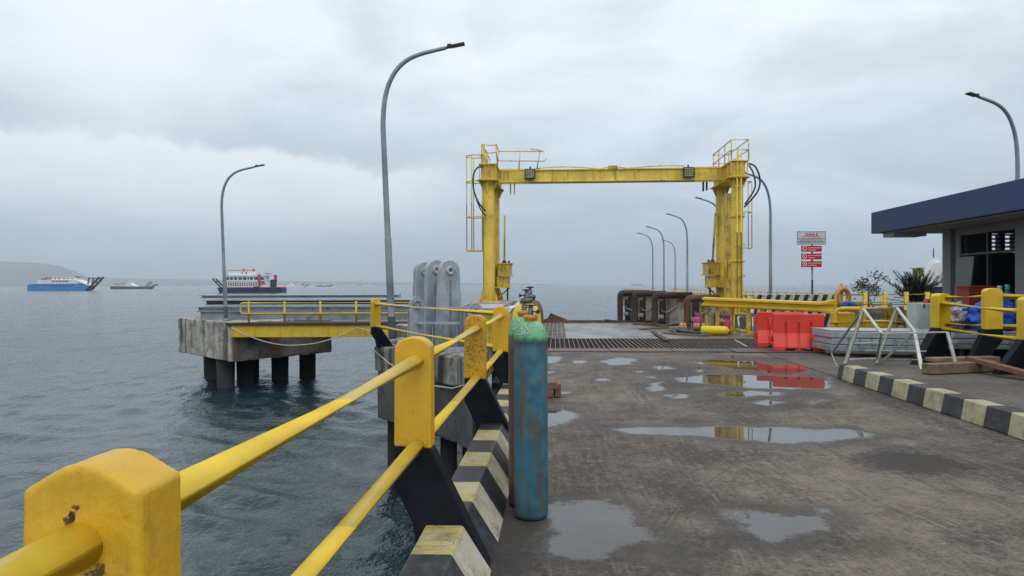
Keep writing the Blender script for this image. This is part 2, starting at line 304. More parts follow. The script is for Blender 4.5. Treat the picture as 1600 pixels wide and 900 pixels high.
class MB:
    def __init__(s): s.v = []; s.f = []; s.sm = []
    def add(s, vs, fs, smooth=False):
        o = len(s.v); s.v += [Vector(v) for v in vs]
        for f in fs: s.f.append([i + o for i in f]); s.sm.append(smooth)
        return s
    def box(s, lo, hi, M=None):
        (a, b, c), (d, e, f) = lo, hi
        vs = [Vector(p) for p in ((a, b, c), (d, b, c), (d, e, c), (a, e, c), (a, b, f), (d, b, f), (d, e, f), (a, e, f))]
        if M is not None: vs = [M @ v for v in vs]
        return s.add(vs, [(0, 3, 2, 1), (4, 5, 6, 7), (0, 1, 5, 4), (1, 2, 6, 5), (2, 3, 7, 6), (3, 0, 4, 7)])
    def dbox(s, dx0, dx1, s0, s1, z0, z1):
        vs = [D(*p) for p in ((dx0, s0, z0), (dx1, s0, z0), (dx1, s1, z0), (dx0, s1, z0), (dx0, s0, z1), (dx1, s0, z1), (dx1, s1, z1), (dx0, s1, z1))]
        return s.add(vs, [(0, 3, 2, 1), (4, 5, 6, 7), (0, 1, 5, 4), (1, 2, 6, 5), (2, 3, 7, 6), (3, 0, 4, 7)])
    def bar(s, p, q, w, h=None, up=None):
        p, q = Vector(p), Vector(q); h = h or w; d = (q - p).normalized()
        if up is None: a, b = frame_of(d)
        else:
            a = d.cross(Vector(up)).normalized(); b = a.cross(d).normalized()
        a, b = a * w / 2, b * h / 2
        vs = [p - a - b, p + a - b, p + a + b, p - a + b, q - a - b, q + a - b, q + a + b, q - a + b]
        return s.add(vs, [(0, 3, 2, 1), (4, 5, 6, 7), (0, 1, 5, 4), (1, 2, 6, 5), (2, 3, 7, 6), (3, 0, 4, 7)])
    def tube(s, pts, r, n=10, cap=True):
        pts = [Vector(p) for p in pts]; rs = r if isinstance(r, (list, tuple)) else [r] * len(pts)
        vs, fs = [], []; a = None
        for i, p in enumerate(pts):
            d = (pts[min(i + 1, len(pts) - 1)] - pts[max(i - 1, 0)]).normalized()
            if a is None: a, b = frame_of(d)
            else:
                a = (a - d * a.dot(d)).normalized(); b = d.cross(a).normalized()
            for k in range(n):
                t = 2 * math.pi * k / n; vs.append(p + (a * math.cos(t) + b * math.sin(t)) * rs[i])
        for i in range(len(pts) - 1):
            for k in range(n):
                fs.append((i * n + k, i * n + (k + 1) % n, (i + 1) * n + (k + 1) % n, (i + 1) * n + k))
        s.add(vs, fs, True)
        if cap:
            o = len(s.v) - len(vs)
            s.f.append([o + k for k in range(n)][::-1]); s.sm.append(False)
            s.f.append([o + (len(pts) - 1) * n + k for k in range(n)]); s.sm.append(False)
        return s
    def lathe(s, prof, origin=(0, 0, 0), n=32, axis=None):
        origin = Vector(origin)
        if axis is None: ex, ey, ez = Vector((1, 0, 0)), Vector((0, 1, 0)), Vector((0, 0, 1))
        else:
            ez = Vector(axis).normalized(); ex, ey = frame_of(ez)
        vs, fs = [], []
        for (r, h) in prof:
            for k in range(n):
                t = 2 * math.pi * k / n; vs.append(origin + ez * h + (ex * math.cos(t) + ey * math.sin(t)) * r)
        for i in range(len(prof) - 1):
            for k in range(n): fs.append((i * n + k, i * n + (k + 1) % n, (i + 1) * n + (k + 1) % n, (i + 1) * n + k))
        return s.add(vs, fs, True)
    def prism(s, poly, vec):
        """poly: 3-D points of one face; swept by vec"""
        poly = [Vector(p) for p in poly]; vec = Vector(vec); n = len(poly)
        vs = poly + [p + vec for p in poly]
        fs = [list(range(n))[::-1], list(range(n, 2 * n))] + [(i, (i + 1) % n, n + (i + 1) % n, n + i) for i in range(n)]
        return s.add(vs, fs)
    def torus(s, c, axis, R0, r, n=32, k=10, sx=1.):
        c = Vector(c); a, b = frame_of(Vector(axis)); ez = Vector(axis).normalized()
        pts = [c + (a * math.cos(2 * math.pi * i / n) + b * math.sin(2 * math.pi * i / n)) * R0 for i in range(n)]
        vs, fs = [], []
        for i in range(n):
            rad = (pts[i] - c).normalized()
            for j in range(k):
                t = 2 * math.pi * j / k; vs.append(pts[i] + (rad * math.cos(t) + ez * math.sin(t)) * r)
        for i in range(n):
            for j in range(k): fs.append((i * k + j, ((i + 1) % n) * k + j, ((i + 1) % n) * k + (j + 1) % k, i * k + (j + 1) % k))
        return s.add(vs, fs, True)
    def ball(s, c, r, n=16, squash=1.):
        m = n // 2
        return s.lathe([(max(1e-4, r * math.sin(math.pi * i / m)), -r * squash * math.cos(math.pi * i / m)) for i in range(m + 1)], c, n)
    def build(s, name, m, parent=None, bevel=0., local=False, sub=0, disp=0., dscale=.2):
        off = Vector((0, 0, 0))
        p = parent
        if not local:
            while p is not None: off += p.location; p = p.parent
        me = bpy.data.meshes.new(name)
        me.from_pydata([v - off for v in s.v], [], s.f)
        bm = bmesh.new(); bm.from_mesh(me); bmesh.ops.recalc_face_normals(bm, faces=bm.faces); bm.to_mesh(me); bm.free()
        me.polygons.foreach_set('use_smooth', s.sm); me.materials.append(m); me.update()
        o = bpy.data.objects.new(name, me); COL.objects.link(o)
        if parent is not None: o.parent = parent
        if bevel:
            md = o.modifiers.new('bevel', 'BEVEL'); md.width = bevel; md.segments = 2; md.limit_method = 'ANGLE'; md.angle_limit = R(40)
        if sub:
            md = o.modifiers.new('subdivide', 'SUBSURF'); md.subdivision_type = 'SIMPLE'; md.levels = sub; md.render_levels = sub
        if disp:
            tx = bpy.data.textures.get('clouds%g' % dscale) or bpy.data.textures.new('clouds%g' % dscale, 'CLOUDS'); tx.noise_scale = dscale; tx.noise_depth = 3
            md = o.modifiers.new('displace', 'DISPLACE'); md.texture = tx; md.strength = disp; md.mid_level = .5; md.texture_coords = 'LOCAL'
        return o

def tag(o, label=None, cat=None, group=None, kind=None):
    for k, v in (('label', label), ('category', cat), ('group', group), ('kind', kind)):
        if v: o[k] = v
    return o
def thing(name, label, cat, loc=(0, 0, 0), group=None, rz=0.):
    o = bpy.data.objects.new(name, None); COL.objects.link(o); o.location = loc; o.rotation_euler = (0, 0, rz)
    return tag(o, label, cat, group)
def copy_tree(o, parent=None):
    c = o.copy(); COL.objects.link(c)
    if parent is not None: c.parent = parent
    for ch in o.children: copy_tree(ch, c)
    return c
def arc(c, u, v, r, a0, a1, n=8):
    c, u, v = Vector(c), Vector(u), Vector(v)
    return [c + (u * math.cos(a0 + (a1 - a0) * i / n) + v * math.sin(a0 + (a1 - a0) * i / n)) * r for i in range(n + 1)]
def rounded(pts, r, n=6):
    """polyline with its inner corners rounded"""
    pts = [Vector(p) for p in pts]; out = [pts[0]]
    for i in range(1, len(pts) - 1):
        a, b, c = pts[i - 1], pts[i], pts[i + 1]
        p, q = b + (a - b).normalized() * r, b + (c - b).normalized() * r
        for k in range(n + 1):
            t = k / n; out.append(p * (1 - t) ** 2 + b * 2 * t * (1 - t) + q * t * t)
    return out + [pts[-1]]
def struct(o): o['kind'] = 'structure'; return o

# ================================================================== SEA
def build_sea():
    nr, na = 520, 1000
    rr = np.concatenate([np.geomspace(1.6, 260, nr - 60), np.geomspace(270, 17000, 60)])
    th = np.linspace(R(-108), R(108), na)
    Rg, T = np.meshgrid(rr, th, indexing='ij'); X = Rg * np.sin(T); Y = Rg * np.cos(T)
    Z = np.zeros_like(X); DX = np.zeros_like(X); DY = np.zeros_like(X)
    rng = np.random.default_rng(5); cell = Rg * (math.log(260 / 1.6) / (nr - 60))
    for i in range(130):
        L = math.exp(rng.uniform(math.log(.14), math.log(2.2))); k = 2 * math.pi / L
        a = R(205) + rng.normal(0, .75); amp = .0044 * L * rng.uniform(.5, 1.2)
        w = np.clip((L / cell - 2.5) / 3., 0, 1) * amp
        ph = k * (X * math.sin(a) + Y * math.cos(a)) + rng.uniform(0, 6.28)
        Z += w * np.sin(ph); q = w * np.cos(ph) * .9
        DX += q * math.sin(a); DY += q * math.cos(a)
    gust = 1 + .35 * np.sin(X * .045 + Y * .02 + 1) * np.sin(Y * .05 - X * .01)
    Z *= gust
    V = np.stack([X + DX, Y + DY, SEA + Z], -1).reshape(-1, 3)
    idx = np.arange(nr * na).reshape(nr, na)
    Fq = np.stack([idx[:-1, :-1], idx[:-1, 1:], idx[1:, 1:], idx[1:, :-1]], -1).reshape(-1, 4)
    me = bpy.data.meshes.new('sea'); me.vertices.add(len(V)); me.vertices.foreach_set('co', V.ravel())
    me.loops.add(Fq.size); me.loops.foreach_set('vertex_index', Fq[:, ::-1].ravel())
    me.polygons.add(len(Fq)); me.polygons.foreach_set('loop_start', np.arange(0, Fq.size, 4)); me.polygons.foreach_set('loop_total', np.full(len(Fq), 4))
    me.update(); me.polygons.foreach_set('use_smooth', np.ones(len(Fq), bool))
    m = bpy.data.materials.new('sea_water'); m.use_nodes = True; nt = m.node_tree; g = G(nt); b = nt.nodes['Principled BSDF']
    geo = g.n('ShaderNodeNewGeometry').outputs['Position']
    n1 = g.noise(g.mapping(geo, (1, 1, 0), rot=(0, 0, R(35))), 2.6, 4, .6, .3)
    n2 = g.noise(g.mapping(geo, (1.1, .55, 0), rot=(0, 0, R(-30))), .75, 5, .6, .3)
    n3 = g.noise(g.mapping(geo, (.9, .4, 0), rot=(0, 0, R(-28))), .11, 6, .62, .2)
    dist = g.math('SQRT', g.math('ADD', g.math('POWER', g.sep(geo)[0], 2.), g.math('POWER', g.sep(geo)[1], 2.)))
    farw = g.smooth(dist, 12., 70.)
    n0 = g.noise(g.mapping(geo, (1.2, .7, 0), rot=(0, 0, R(-32))), 7., 4, .6, .3)
    h = g.math('ADD', g.math('MULTIPLY', n1, .055), g.math('MULTIPLY', n0, .020))
    h = g.math('ADD', h, g.math('MULTIPLY', g.math('MULTIPLY', n2, farw), .30))
    h = g.math('ADD', h, g.math('MULTIPLY', g.math('MULTIPLY', n3, farw), 1.8))
    g.set(b.inputs['Normal'], g.bump(h, 1., 1.))
    patch = g.noise(g.mapping(geo, (1., .35, 0)), .03, 5, .6)
    c = g.mix(g.smooth(patch, .35, .65), (.008, .029, .034), (.014, .040, .046))
    # small whitecaps out in the open water
    wc = g.noise(g.mapping(geo, (.55, 1.5, 0), rot=(0, 0, R(12))), .33, 7, .66, .2)
    cl = g.smooth(g.noise(geo, .012, 3, .5), .42, .62)
    foam = g.math('MULTIPLY', g.math('MULTIPLY', g.smooth(wc, .69, .73), cl), g.smooth(dist, 30., 70.))
    c = g.mix(g.math('MULTIPLY', foam, .8), c, (.6, .64, .66))
    g.set(b.inputs['Base Color'], c)
    g.set(b.inputs['Roughness'], g.math('ADD', g.math('ADD', .04, g.math('MULTIPLY', farw, .10)), g.math('MULTIPLY', foam, .5)))
    b.inputs['IOR'].default_value = 1.333; b.inputs['Specular IOR Level'].default_value = .5
    me.materials.append(m)
    o = bpy.data.objects.new('sea', me); COL.objects.link(o); struct(o)
build_sea()

# ================================================================== HILLS across the strait
def hills(name, prof, Y, depth, col, seed):
    """prof: (px, py) crest seen from the wharf; built as a real ridge with a back slope"""
    mm = mat(name + '_forest', col, .95, var=.3, scale=.004, bump=0)
    pxs = np.linspace(prof[0][0], prof[-1][0], 240); pys = np.interp(pxs, [p[0] for p in prof], [p[1] for p in prof])
    rows = 14; vs, fs = [], []
    for j in range(rows + 1):
        t = j / rows; hfac = math.sin(min(1, t / .55) * math.pi / 2) if t < .55 else math.cos((t - .55) / .45 * math.pi / 2)
        for i, (a, b) in enumerate(zip(pxs, pys)):
            YY = Y + depth * (t - .55); crest = EYE + (hy(a) - b) / F * Y - SEA
            x = (a - 800) / F * Y
            nz = mnoise.fractal(Vector((x * .0016, YY * .0016, seed)), 1., 2., 5) * .13
            vs.append((x, YY, SEA - 3 + (crest + 3) * max(0, hfac * (1 + nz * (1 if t < .5 else .4)))))
    n = len(pxs)
    for j in range(rows):
        for i in range(n - 1): fs.append((j * n + i, j * n + i + 1, (j + 1) * n + i + 1, (j + 1) * n + i))
    mb = MB(); mb.add(vs, fs, True); struct(mb.build(name, mm))
hills('hills', [(-900, 400), (-600, 395), (-300, 402), (-60, 404), (20, 408), (60, 411), (85, 415), (104, 422), (116, 433), (126, 440), (140, 446)], 8600, 1600, (.03, .045, .03), 1.)
hills('far_shore', [(-900, 425), (0, 430), (120, 432), (190, 434), (260, 436), (340, 437), (430, 439), (520, 440), (600, 441), (720, 442), (860, 443.5), (900, 445)], 10400, 900, (.035, .045, .035), 4.)

# ================================================================== WHARF GROUND
PUDDLES = [  # outline of the water in photo pixels, depth of wetness
    ([(846, 792), (900, 778), (945, 780), (985, 796), (1022, 830), (1018, 846), (975, 858), (930, 880), (846, 872)], 1.),
    ([(1112, 800), (1160, 792), (1225, 803), (1290, 796), (1312, 815), (1270, 835), (1222, 857), (1180, 845), (1150, 820)], .97),
    ([(942, 670), (1000, 667), (1110, 666), (1200, 667), (1330, 671), (1378, 681), (1310, 691), (1230, 695), (1150, 689), (1080, 682), (985, 678)], 1.),
    ([(840, 638), (885, 639), (914, 652), (890, 663), (840, 669)], 1.),
    ([(1050, 591), (1110, 585), (1190, 586), (1298, 589), (1306, 607), (1240, 609), (1160, 606), (1110, 601), (1065, 597)], 1.),
    ([(1110, 611), (1180, 609), (1245, 612), (1230, 618), (1165, 623), (1125, 622)], .78),
    ([(1162, 629), (1200, 625), (1232, 629), (1200, 634)], 1.),
    ([(936, 564), (965, 558), (1002, 561), (985, 570), (950, 571)], 1.),
    ([(1012, 571), (1050, 572), (1057, 577), (1028, 578)], 1.),
    ([(1072, 565), (1110, 562), (1190, 565), (1222, 574), (1185, 581), (1110, 572)], 1.),
    ([(1180, 572), (1250, 568), (1278, 577), (1240, 587), (1195, 583)], .95),
    ([(1008, 599), (1036, 597), (1043, 610), (1014, 613)], 1.),
    ([(1036, 617), (1082, 615), (1072, 624), (1046, 625)], 1.),
    ([(846, 557), (884, 557), (872, 567), (846, 568)], 1.),
    ([(1120, 556), (1150, 555), (1160, 559), (1130, 560)], .95), ([(925, 592), (950, 590), (955, 595), (930, 596)], .95), ([(1260, 560), (1290, 559), (1295, 563), (1262, 564)], .9), ([(1005, 588), (1030, 587), (1026, 591), (1008, 592)], .9), ([(1085, 578), (1100, 577), (1104, 581), (1088, 582)], .95),
    ([(892, 563), (920, 563), (915, 568), (895, 568)], 1.),
    ([(1090, 548), (1180, 547), (1185, 551), (1100, 552)], .8),
    ([(846, 580), (870, 579), (866, 585), (846, 586)], .95),
    ([(870, 612), (898, 611), (894, 616), (872, 617)], .9),
    ([(990, 580), (1012, 579), (1008, 583), (992, 584)], .9),
    ([(1240, 622), (1290, 618), (1310, 628), (1260, 636)], .7),
    ([(1035, 862), (1070, 858), (1080, 872), (1045, 878)], .62),
    ([(1330, 850), (1380, 840), (1420, 852), (1370, 866)], .5),
]
STAINS_SHADE = [
    ([(1325, 712), (1390, 703), (1470, 712), (1530, 735), (1440, 742), (1360, 736)], 1.),
    ([(770, 760), (800, 700), (846, 760), (850, 880), (860, 905), (760, 905)], 1.),  # wet patch plus painted shadow, between kerb and cylinder foot
    ([(1120, 610), (1300, 604), (1340, 640), (1180, 650), (1060, 630)], .55),
    ([(980, 690), (1300, 696), (1330, 720), (1150, 735), (950, 715)], .4),
    ([(850, 700), (960, 690), (1000, 740), (930, 770), (850, 765)], .42), ([(1010, 560), (1300, 556), (1310, 600), (1000, 610)], .45), ([(1180, 750), (1290, 760), (1330, 790), (1200, 790)], .42), ([(1450, 800), (1600, 830), (1600, 890), (1480, 870)], .42),
    ([(1290, 590), (1345, 592), (1480, 650), (1600, 690), (1600, 705), (1450, 668), (1340, 625)], .6),
    ([(1300, 815), (1360, 850), (1340, 880), (1230, 860)], .6),
    ([(840, 860), (1010, 850), (1050, 890), (900, 905), (840, 905)], .5),
]
TRACKS = [  # tyre tracks, photo pixels
    [(985, 556), (1000, 620), (1040, 690), (1110, 780), (1200, 895)], [(1085, 556), (1150, 640), (1260, 720), (1420, 800), (1610, 885)],
    [(935, 560), (928, 640), (925, 720), (930, 800), (950, 900)], [(1030, 600), (1120, 690), (1290, 800), (1430, 900)],
    [(1180, 590), (1330, 680), (1480, 750), (1620, 810)], [(960, 575), (1040, 650), (1090, 730), (1130, 830), (1150, 900)],
    [(1240, 640), (1180, 690), (1080, 760), (1000, 880)],
]
def to_ds(px, py):
    v = Pg(px, py); return (v.dot(PX), v.dot(AX))
def sdf(poly, A, B):
    """signed distance to a polygon, positive inside"""
    n = len(poly); dmin = np.full(A.shape, 1e9); ins = np.zeros(A.shape, bool)
    for i in range(n):
        (x0, y0), (x1, y1) = poly[i], poly[(i + 1) % n]
        ex, ey = x1 - x0, y1 - y0; t = np.clip(((A - x0) * ex + (B - y0) * ey) / (ex * ex + ey * ey + 1e-12), 0, 1)
        dmin = np.minimum(dmin, np.hypot(A - x0 - t * ex, B - y0 - t * ey))
        c = (y0 > B) != (y1 > B)
        with np.errstate(divide='ignore', invalid='ignore'):
            ins ^= c & (A < (x1 - x0) * (B - y0) / (y1 - y0) + x0)
    return np.where(ins, dmin, -dmin)

def deck_material(name, light, dark):
    m = bpy.data.materials.new(name); m.use_nodes = True; nt = m.node_tree; g = G(nt); b = nt.nodes['Principled BSDF']
    loc = g.n('ShaderNodeTexCoord').outputs['Object']
    wet = g.n('ShaderNodeAttribute', attribute_name='wet').outputs['Fac']; st = g.n('ShaderNodeAttribute', attribute_name='stain_shade').outputs['Fac']
    big = g.noise(loc, .55, 6, .62, .4); mid = g.noise(loc, 2.6, 8, .68, .3); fin = g.noise(loc, 34, 6, .7); grit = g.noise(loc, 130, 3, .6)
    # tyre scuffs: long thin streaks that run with the traffic
    tr1 = g.noise(g.mapping(loc, (22, .9, 1), rot=(0, 0, R(-9))), 1., 7, .66, .35); tr2 = g.noise(g.mapping(loc, (34, 1.3, 1), rot=(0, 0, R(14))), 1., 6, .62, .3)
    t = g.math('ADD', g.math('MULTIPLY', big, .36), g.math('ADD', g.math('MULTIPLY', mid, .34), g.math('MULTIPLY', fin, .30)))
    c = g.mix(g.smooth(t, .40, .62), dark, light)
    bl0 = g.noise(g.vmath('ADD', loc, (1., 3., 7.)), .5, 4, .6, .6)
    c = g.mix(g.math('MULTIPLY', g.math('MULTIPLY', g.smooth(tr1, .48, .62), g.smooth(bl0, .40, .62)), .38), c, tuple(x * .55 for x in dark))
    c = g.mix(g.math('MULTIPLY', g.math('MULTIPLY', g.smooth(tr2, .52, .66), g.smooth(bl0, .55, .40)), .35), c, tuple(min(1, x * 1.25) for x in light))
    c = g.mix(g.math('MULTIPLY', g.smooth(grit, .52, .66), .5), c, tuple(x * .5 for x in dark))
    tu = g.n('ShaderNodeAttribute', attribute_name='tracku').outputs['Fac']; tm = g.n('ShaderNodeAttribute', attribute_name='trackm').outputs['Fac']
    tl = g.noise(g.comb(g.math('MULTIPLY', tu, 42.), g.math('MULTIPLY', g.sep(loc)[1], 1.1), 0.), 1., 5, .6, .2)
    tbrk = g.smooth(g.noise(loc, 1.7, 6, .65), .38, .58)
    c = g.mix(g.math('MULTIPLY', g.math('MULTIPLY', g.smooth(tl, .50, .60), tm), g.math('MULTIPLY', tbrk, .75)), c, (.038, .035, .032))
    c = g.mix(g.math('MULTIPLY', g.math('MULTIPLY', g.smooth(tl, .44, .34), tm), g.math('MULTIPLY', tbrk, .55)), c, (.31, .27, .215))
    # fine surface cracks
    bl = g.noise(g.vmath('ADD', loc, (4., 9., 1.)), 1.15, 9, .74, .5); spk = g.noise(loc, 13, 9, .78, .4)
    c = g.mix(g.math('MULTIPLY', g.smooth(spk, .52, .66), .75), c, (.036, .033, .030)); c = g.mix(g.math('MULTIPLY', g.smooth(spk, .46, .34), .5), c, (.31, .275, .225))
    c = g.mix(g.math('MULTIPLY', g.smooth(bl, .53, .66), .6), c, (.05, .046, .042))
    crk = g.math('MULTIPLY', g.smooth(g.noise(loc, 75, 4, .7), .60, .68), g.smooth(mid, .40, .6))
    c = g.mix(g.math('MULTIPLY', crk, .7), c, (.03, .028, .025))
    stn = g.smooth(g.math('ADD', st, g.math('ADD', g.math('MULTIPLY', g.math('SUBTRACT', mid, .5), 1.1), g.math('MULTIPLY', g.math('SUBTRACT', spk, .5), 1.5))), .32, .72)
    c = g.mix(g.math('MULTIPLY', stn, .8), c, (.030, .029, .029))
    e = g.math('ADD', g.math('MULTIPLY', g.math('SUBTRACT', mid, .5), 1.0), g.math('MULTIPLY', g.math('SUBTRACT', fin, .5), .35))
    wv = g.math('ADD', wet, e)
    damp = g.smooth(wv, .0, .44); pool = g.smooth(wv, .42, .62)
    c = g.mix(g.math('MULTIPLY', damp, .6), c, (.045, .042, .038))
    c = g.mix(g.math('MULTIPLY', pool, .6), c, (.06, .06, .057))
    r = g.math('ADD', .58, g.math('MULTIPLY', mid, .26))
    r = g.math('SUBTRACT', r, g.math('MULTIPLY', damp, .14)); r = g.math('MULTIPLY', r, g.math('SUBTRACT', 1., pool)); r = g.math('ADD', r, .012)
    h = g.math('ADD', g.math('ADD', g.math('MULTIPLY', fin, .5), g.math('MULTIPLY', grit, .3)), g.math('ADD', g.math('MULTIPLY', mid, 1.1), g.math('MULTIPLY', tr1, .6)))
    h = g.math('SUBTRACT', h, crk)
    bp = g.bump(h, g.math('MULTIPLY', g.math('SUBTRACT', 1., pool), .75), .014)
    g.set(b.inputs['Base Color'], c); g.set(b.inputs['Roughness'], r); g.set(b.inputs['Normal'], bp)
    b.inputs['IOR'].default_value = 1.36
    return m
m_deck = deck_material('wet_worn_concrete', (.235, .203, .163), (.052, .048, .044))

def build_deck():
    u = np.arange(-.385, 4.80, .05); v = np.arange(-3., 17.62, .05); A, B = np.meshgrid(u, v, indexing='xy')
    wet = np.full(A.shape, -.35)
    for poly, lev in PUDDLES:
        pl = [to_ds(*p) for p in poly]; span = max(p[1] for p in pl) - min(p[1] for p in pl)
        sd_ = sdf(pl, A, B); soft = min(.30, .10 + span * .25)
        wet = np.maximum(wet, np.clip(.45 + sd_ / soft * .55, -.35, 1.) * lev)
    st = np.zeros(A.shape)
    for poly, lev in STAINS_SHADE:
        st = np.maximum(st, np.clip(.5 + sdf([to_ds(*p) for p in poly], A, B) / .5, 0, 1) * lev)
    st = np.maximum(st, np.clip(1 - (A + .38) / .45, 0, 1) * .8)  # strip along the left kerb: wet darkening with shadow painted in
    tu = np.zeros(A.shape); tm = np.zeros(A.shape)
    for ti, line in enumerate(TRACKS):
        q = np.array([to_ds(*p) for p in line]); ss = np.linspace(q[:, 1].min(), q[:, 1].max(), 60); o_ = np.argsort(q[:, 1])
        xs = np.interp(B, q[o_, 1], q[o_, 0]); inside = (B > q[:, 1].min()) & (B < q[:, 1].max()); lat = A - xs
        m_ = np.clip(1.25 - np.abs(lat) / .22, 0, 1) * inside * (.65 + .35 * np.sin(B * 1.3 + ti * 2)); up = m_ > tm
        tu = np.where(up, lat + ti * 3.1, tu); tm = np.maximum(tm, m_)
    V = np.stack([A * PX.x + B * AX.x, A * PX.y + B * AX.y, np.zeros_like(A)], -1).reshape(-1, 3)
    ny, nx = A.shape; idx = np.arange(nx * ny).reshape(ny, nx)
    Fq = np.stack([idx[:-1, :-1], idx[:-1, 1:], idx[1:, 1:], idx[1:, :-1]], -1).reshape(-1, 4)
    me = bpy.data.meshes.new('wharf_deck'); me.from_pydata(V.tolist(), [], Fq.tolist())
    for nm, arr in (('wet', wet), ('stain_shade', st), ('tracku', tu), ('trackm', tm)):
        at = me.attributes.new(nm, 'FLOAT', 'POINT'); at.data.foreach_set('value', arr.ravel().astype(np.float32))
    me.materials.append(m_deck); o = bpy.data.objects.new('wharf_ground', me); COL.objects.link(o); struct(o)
build_deck()
# body of the wharf under the sheet, and the apron to the right that carries the office
mb = MB(); mb.dbox(-.735, 4.8, -3., 17.9, -1.0, -.012); struct(mb.build('wharf_body_ground', m_concb))
m_apron = deck_material('damp_apron_concrete', (.17, .155, .135), (.075, .07, .062))
mb = MB(); mb.prism([D(4.802, -3, -1.), D(4.802, 18.0, -1.), D(6.45, 18.0, -1.), D(6.45, 33.5, -1.), D(30, 33.5, -1.), D(30, -3, -1.)], (0, 0, 1.0)); struct(mb.build('apron_ground', m_apron))
mb = MB(); mb.prism([D(4.99, -3, .004), D(4.99, 12.7, .004), D(9.6, 12.7, .004), D(9.6, -3, .004)], (0, 0, .236)); struct(mb.build('pavement', m_apron))

# kerbs, painted in black and pale yellow
m_kerb = stripe_mat('kerb_paint', .90, off=.62, toponly=True)
def kerb(name, prof, s0, s1, m):
    mb = MB(); n = 24
    pts = [[(0, p[0], p[1])] for p in prof]
    vs, fs = [], []; k = len(prof)
    for i in range(n + 1):
        s = s0 + (s1 - s0) * i / n
        for (dx, z) in prof:
            w = mnoise.noise(Vector((s * 1.7, dx * 3, z * 3))) * .006
            vs.append((s, dx + w, z + w))
    for i in range(n):
        for j in range(k): fs.append((i * k + j, i * k + (j + 1) % k, (i + 1) * k + (j + 1) % k, (i + 1) * k + j))
    fs.append(tuple(range(k))); fs.append(tuple(n * k + j for j in range(k))[::-1])
    mb.add(vs, fs); o = mb.build(name, m, bevel=.012)
    # local X runs along the wharf
    o.matrix_world = Matrix(((AX.x, PX.x, 0, 0), (AX.y, PX.y, 0, 0), (0, 0, 1, 0), (0, 0, 0, 1)))
    return struct(o)
kerb('kerb', [(-.74, -.3), (-.74, .25), (-.53, .25), (-.37, .0), (-.37, -.01)], -3., 12.4, m_kerb)
m_kerb2 = stripe_mat('kerb_paint_right', .90, off=.30, white=(.44, .41, .27))
kerb('kerb', [(4.985, .004), (4.72, .004), (4.765, .245), (4.985, .245)], -3., 12.75, m_kerb2)

# ================================================================== CONCRETE POSTS AND RAILS
def post(parent, pos, ang, z0, z1, zy, mir=1, my=m_ochre, arch=.075, w=.195, t=.13, base_reach=.335, near=False):
    """yellow arched head on a black raking base; local X across the rail, Y along it"""
    h = w / 2; head = []
    za = z1 - arch
    head = [(-h - .004, zy), (h, zy - .012), (h, za)]
    for i in range(1, 12):
        a = math.pi * i / 12; head.append((h * math.cos(a) if arch > .06 else h * (1 - i / 6), za + arch * math.sin(a) ** (.75 if arch > .06 else 1.15)))
    head.append((-h, za))
    M = Matrix.Translation(pos) @ Matrix.Rotation(ang, 4, 'Z')
    def place(mb): mb.v = [v for v in mb.v]; return mb
    o = MB().prism([(mir * x, -t / 2, z) for x, z in head], (0, t, 0))
    ob = o.build('post', my, None, local=True, bevel=.010 if not near else .009)
    if near:
        md = ob.modifiers.new('remesh', 'REMESH'); md.mode = 'VOXEL'; md.voxel_size = .006; md.use_smooth_shade = True
        tx = bpy.data.textures.new('plaster_lumps', 'CLOUDS'); tx.noise_scale = .05; tx.noise_depth = 4
        md = ob.modifiers.new('displace', 'DISPLACE'); md.texture = tx; md.strength = .0035; md.mid_level = .5
    ob.parent = parent; ob.matrix_local = Matrix.Translation(Vector(pos) - parent.location) @ Matrix.Rotation(ang, 4, 'Z')
    gz = z0; zl = z0 + (zy - z0) * .68; zk = z0 + (zy - z0) * .36
    bpoly = [(-h, zy - .003), (h, zy - .014), (h + base_reach, gz), (.03, gz), (.0, zk), (-h, zl)]
    b = MB().prism([(mir * x, -t / 2 - .002, z) for x, z in bpoly], (0, t + .004, 0)).build('post_base', m_black, ob, local=True, bevel=.010)
    return ob
def rail(parent, pts, r=.0415, n=32, m=m_rail):
    return MB().tube(pts, r, n).build('rail', m, parent)

PD = -.765
RZU, RZL = 1.172, .695
rail_posts = [1.265, 4.165, 7.2, 10.1]
fence1 = thing('railing', 'thick yellow pipe railing on arched ochre concrete posts along the left wharf edge', 'railing', D(PD, 1.265, 0))
mats = [m_ochre_near, m_ochre, m_ochre_crack, m_ochre]
for i, s in enumerate(rail_posts):
    PDs = (-.785, -.812, -.80, -.77)
    if i == 0: post(fence1, D(-.785, 1.235, 0), -YAW, 0.0, 1.305, .69, 1, mats[i], arch=.045, near=True, w=.205, t=.14)
    else: post(fence1, D(PDs[i], s, 0), -YAW, 0.0, 1.305, .69, 1, mats[i], arch=.085, w=.208)
Q4 = D(PD, 10.1, 0); Q5 = Vector((-2.95, 15.9, 0))
dirv = (Q5 - Q4).normalized(); ang5 = math.atan2(-dirv.x, dirv.y)
post(fence1, Q5, ang5, .25, 1.31, .70, 1, m_ochre, arch=.085, base_reach=.30)
for zz_ in (RZU, RZL):
    prev = -2.
    for s in rail_posts:
        rdx = {-2.: -.80, 1.265: -.787, 4.165: -.790, 7.2: -.782, 10.1: -.765}; a = D(rdx[prev], prev, zz_ + (.01 if prev < 0 else 0)); b_ = D(rdx[s], s, zz_)
        rail(fence1, [a, b_]); prev = s
    rail(fence1, [Q4 + Vector((0, 0, zz_ + .03)), Q5 + Vector((0, 0, zz_ + .02))])

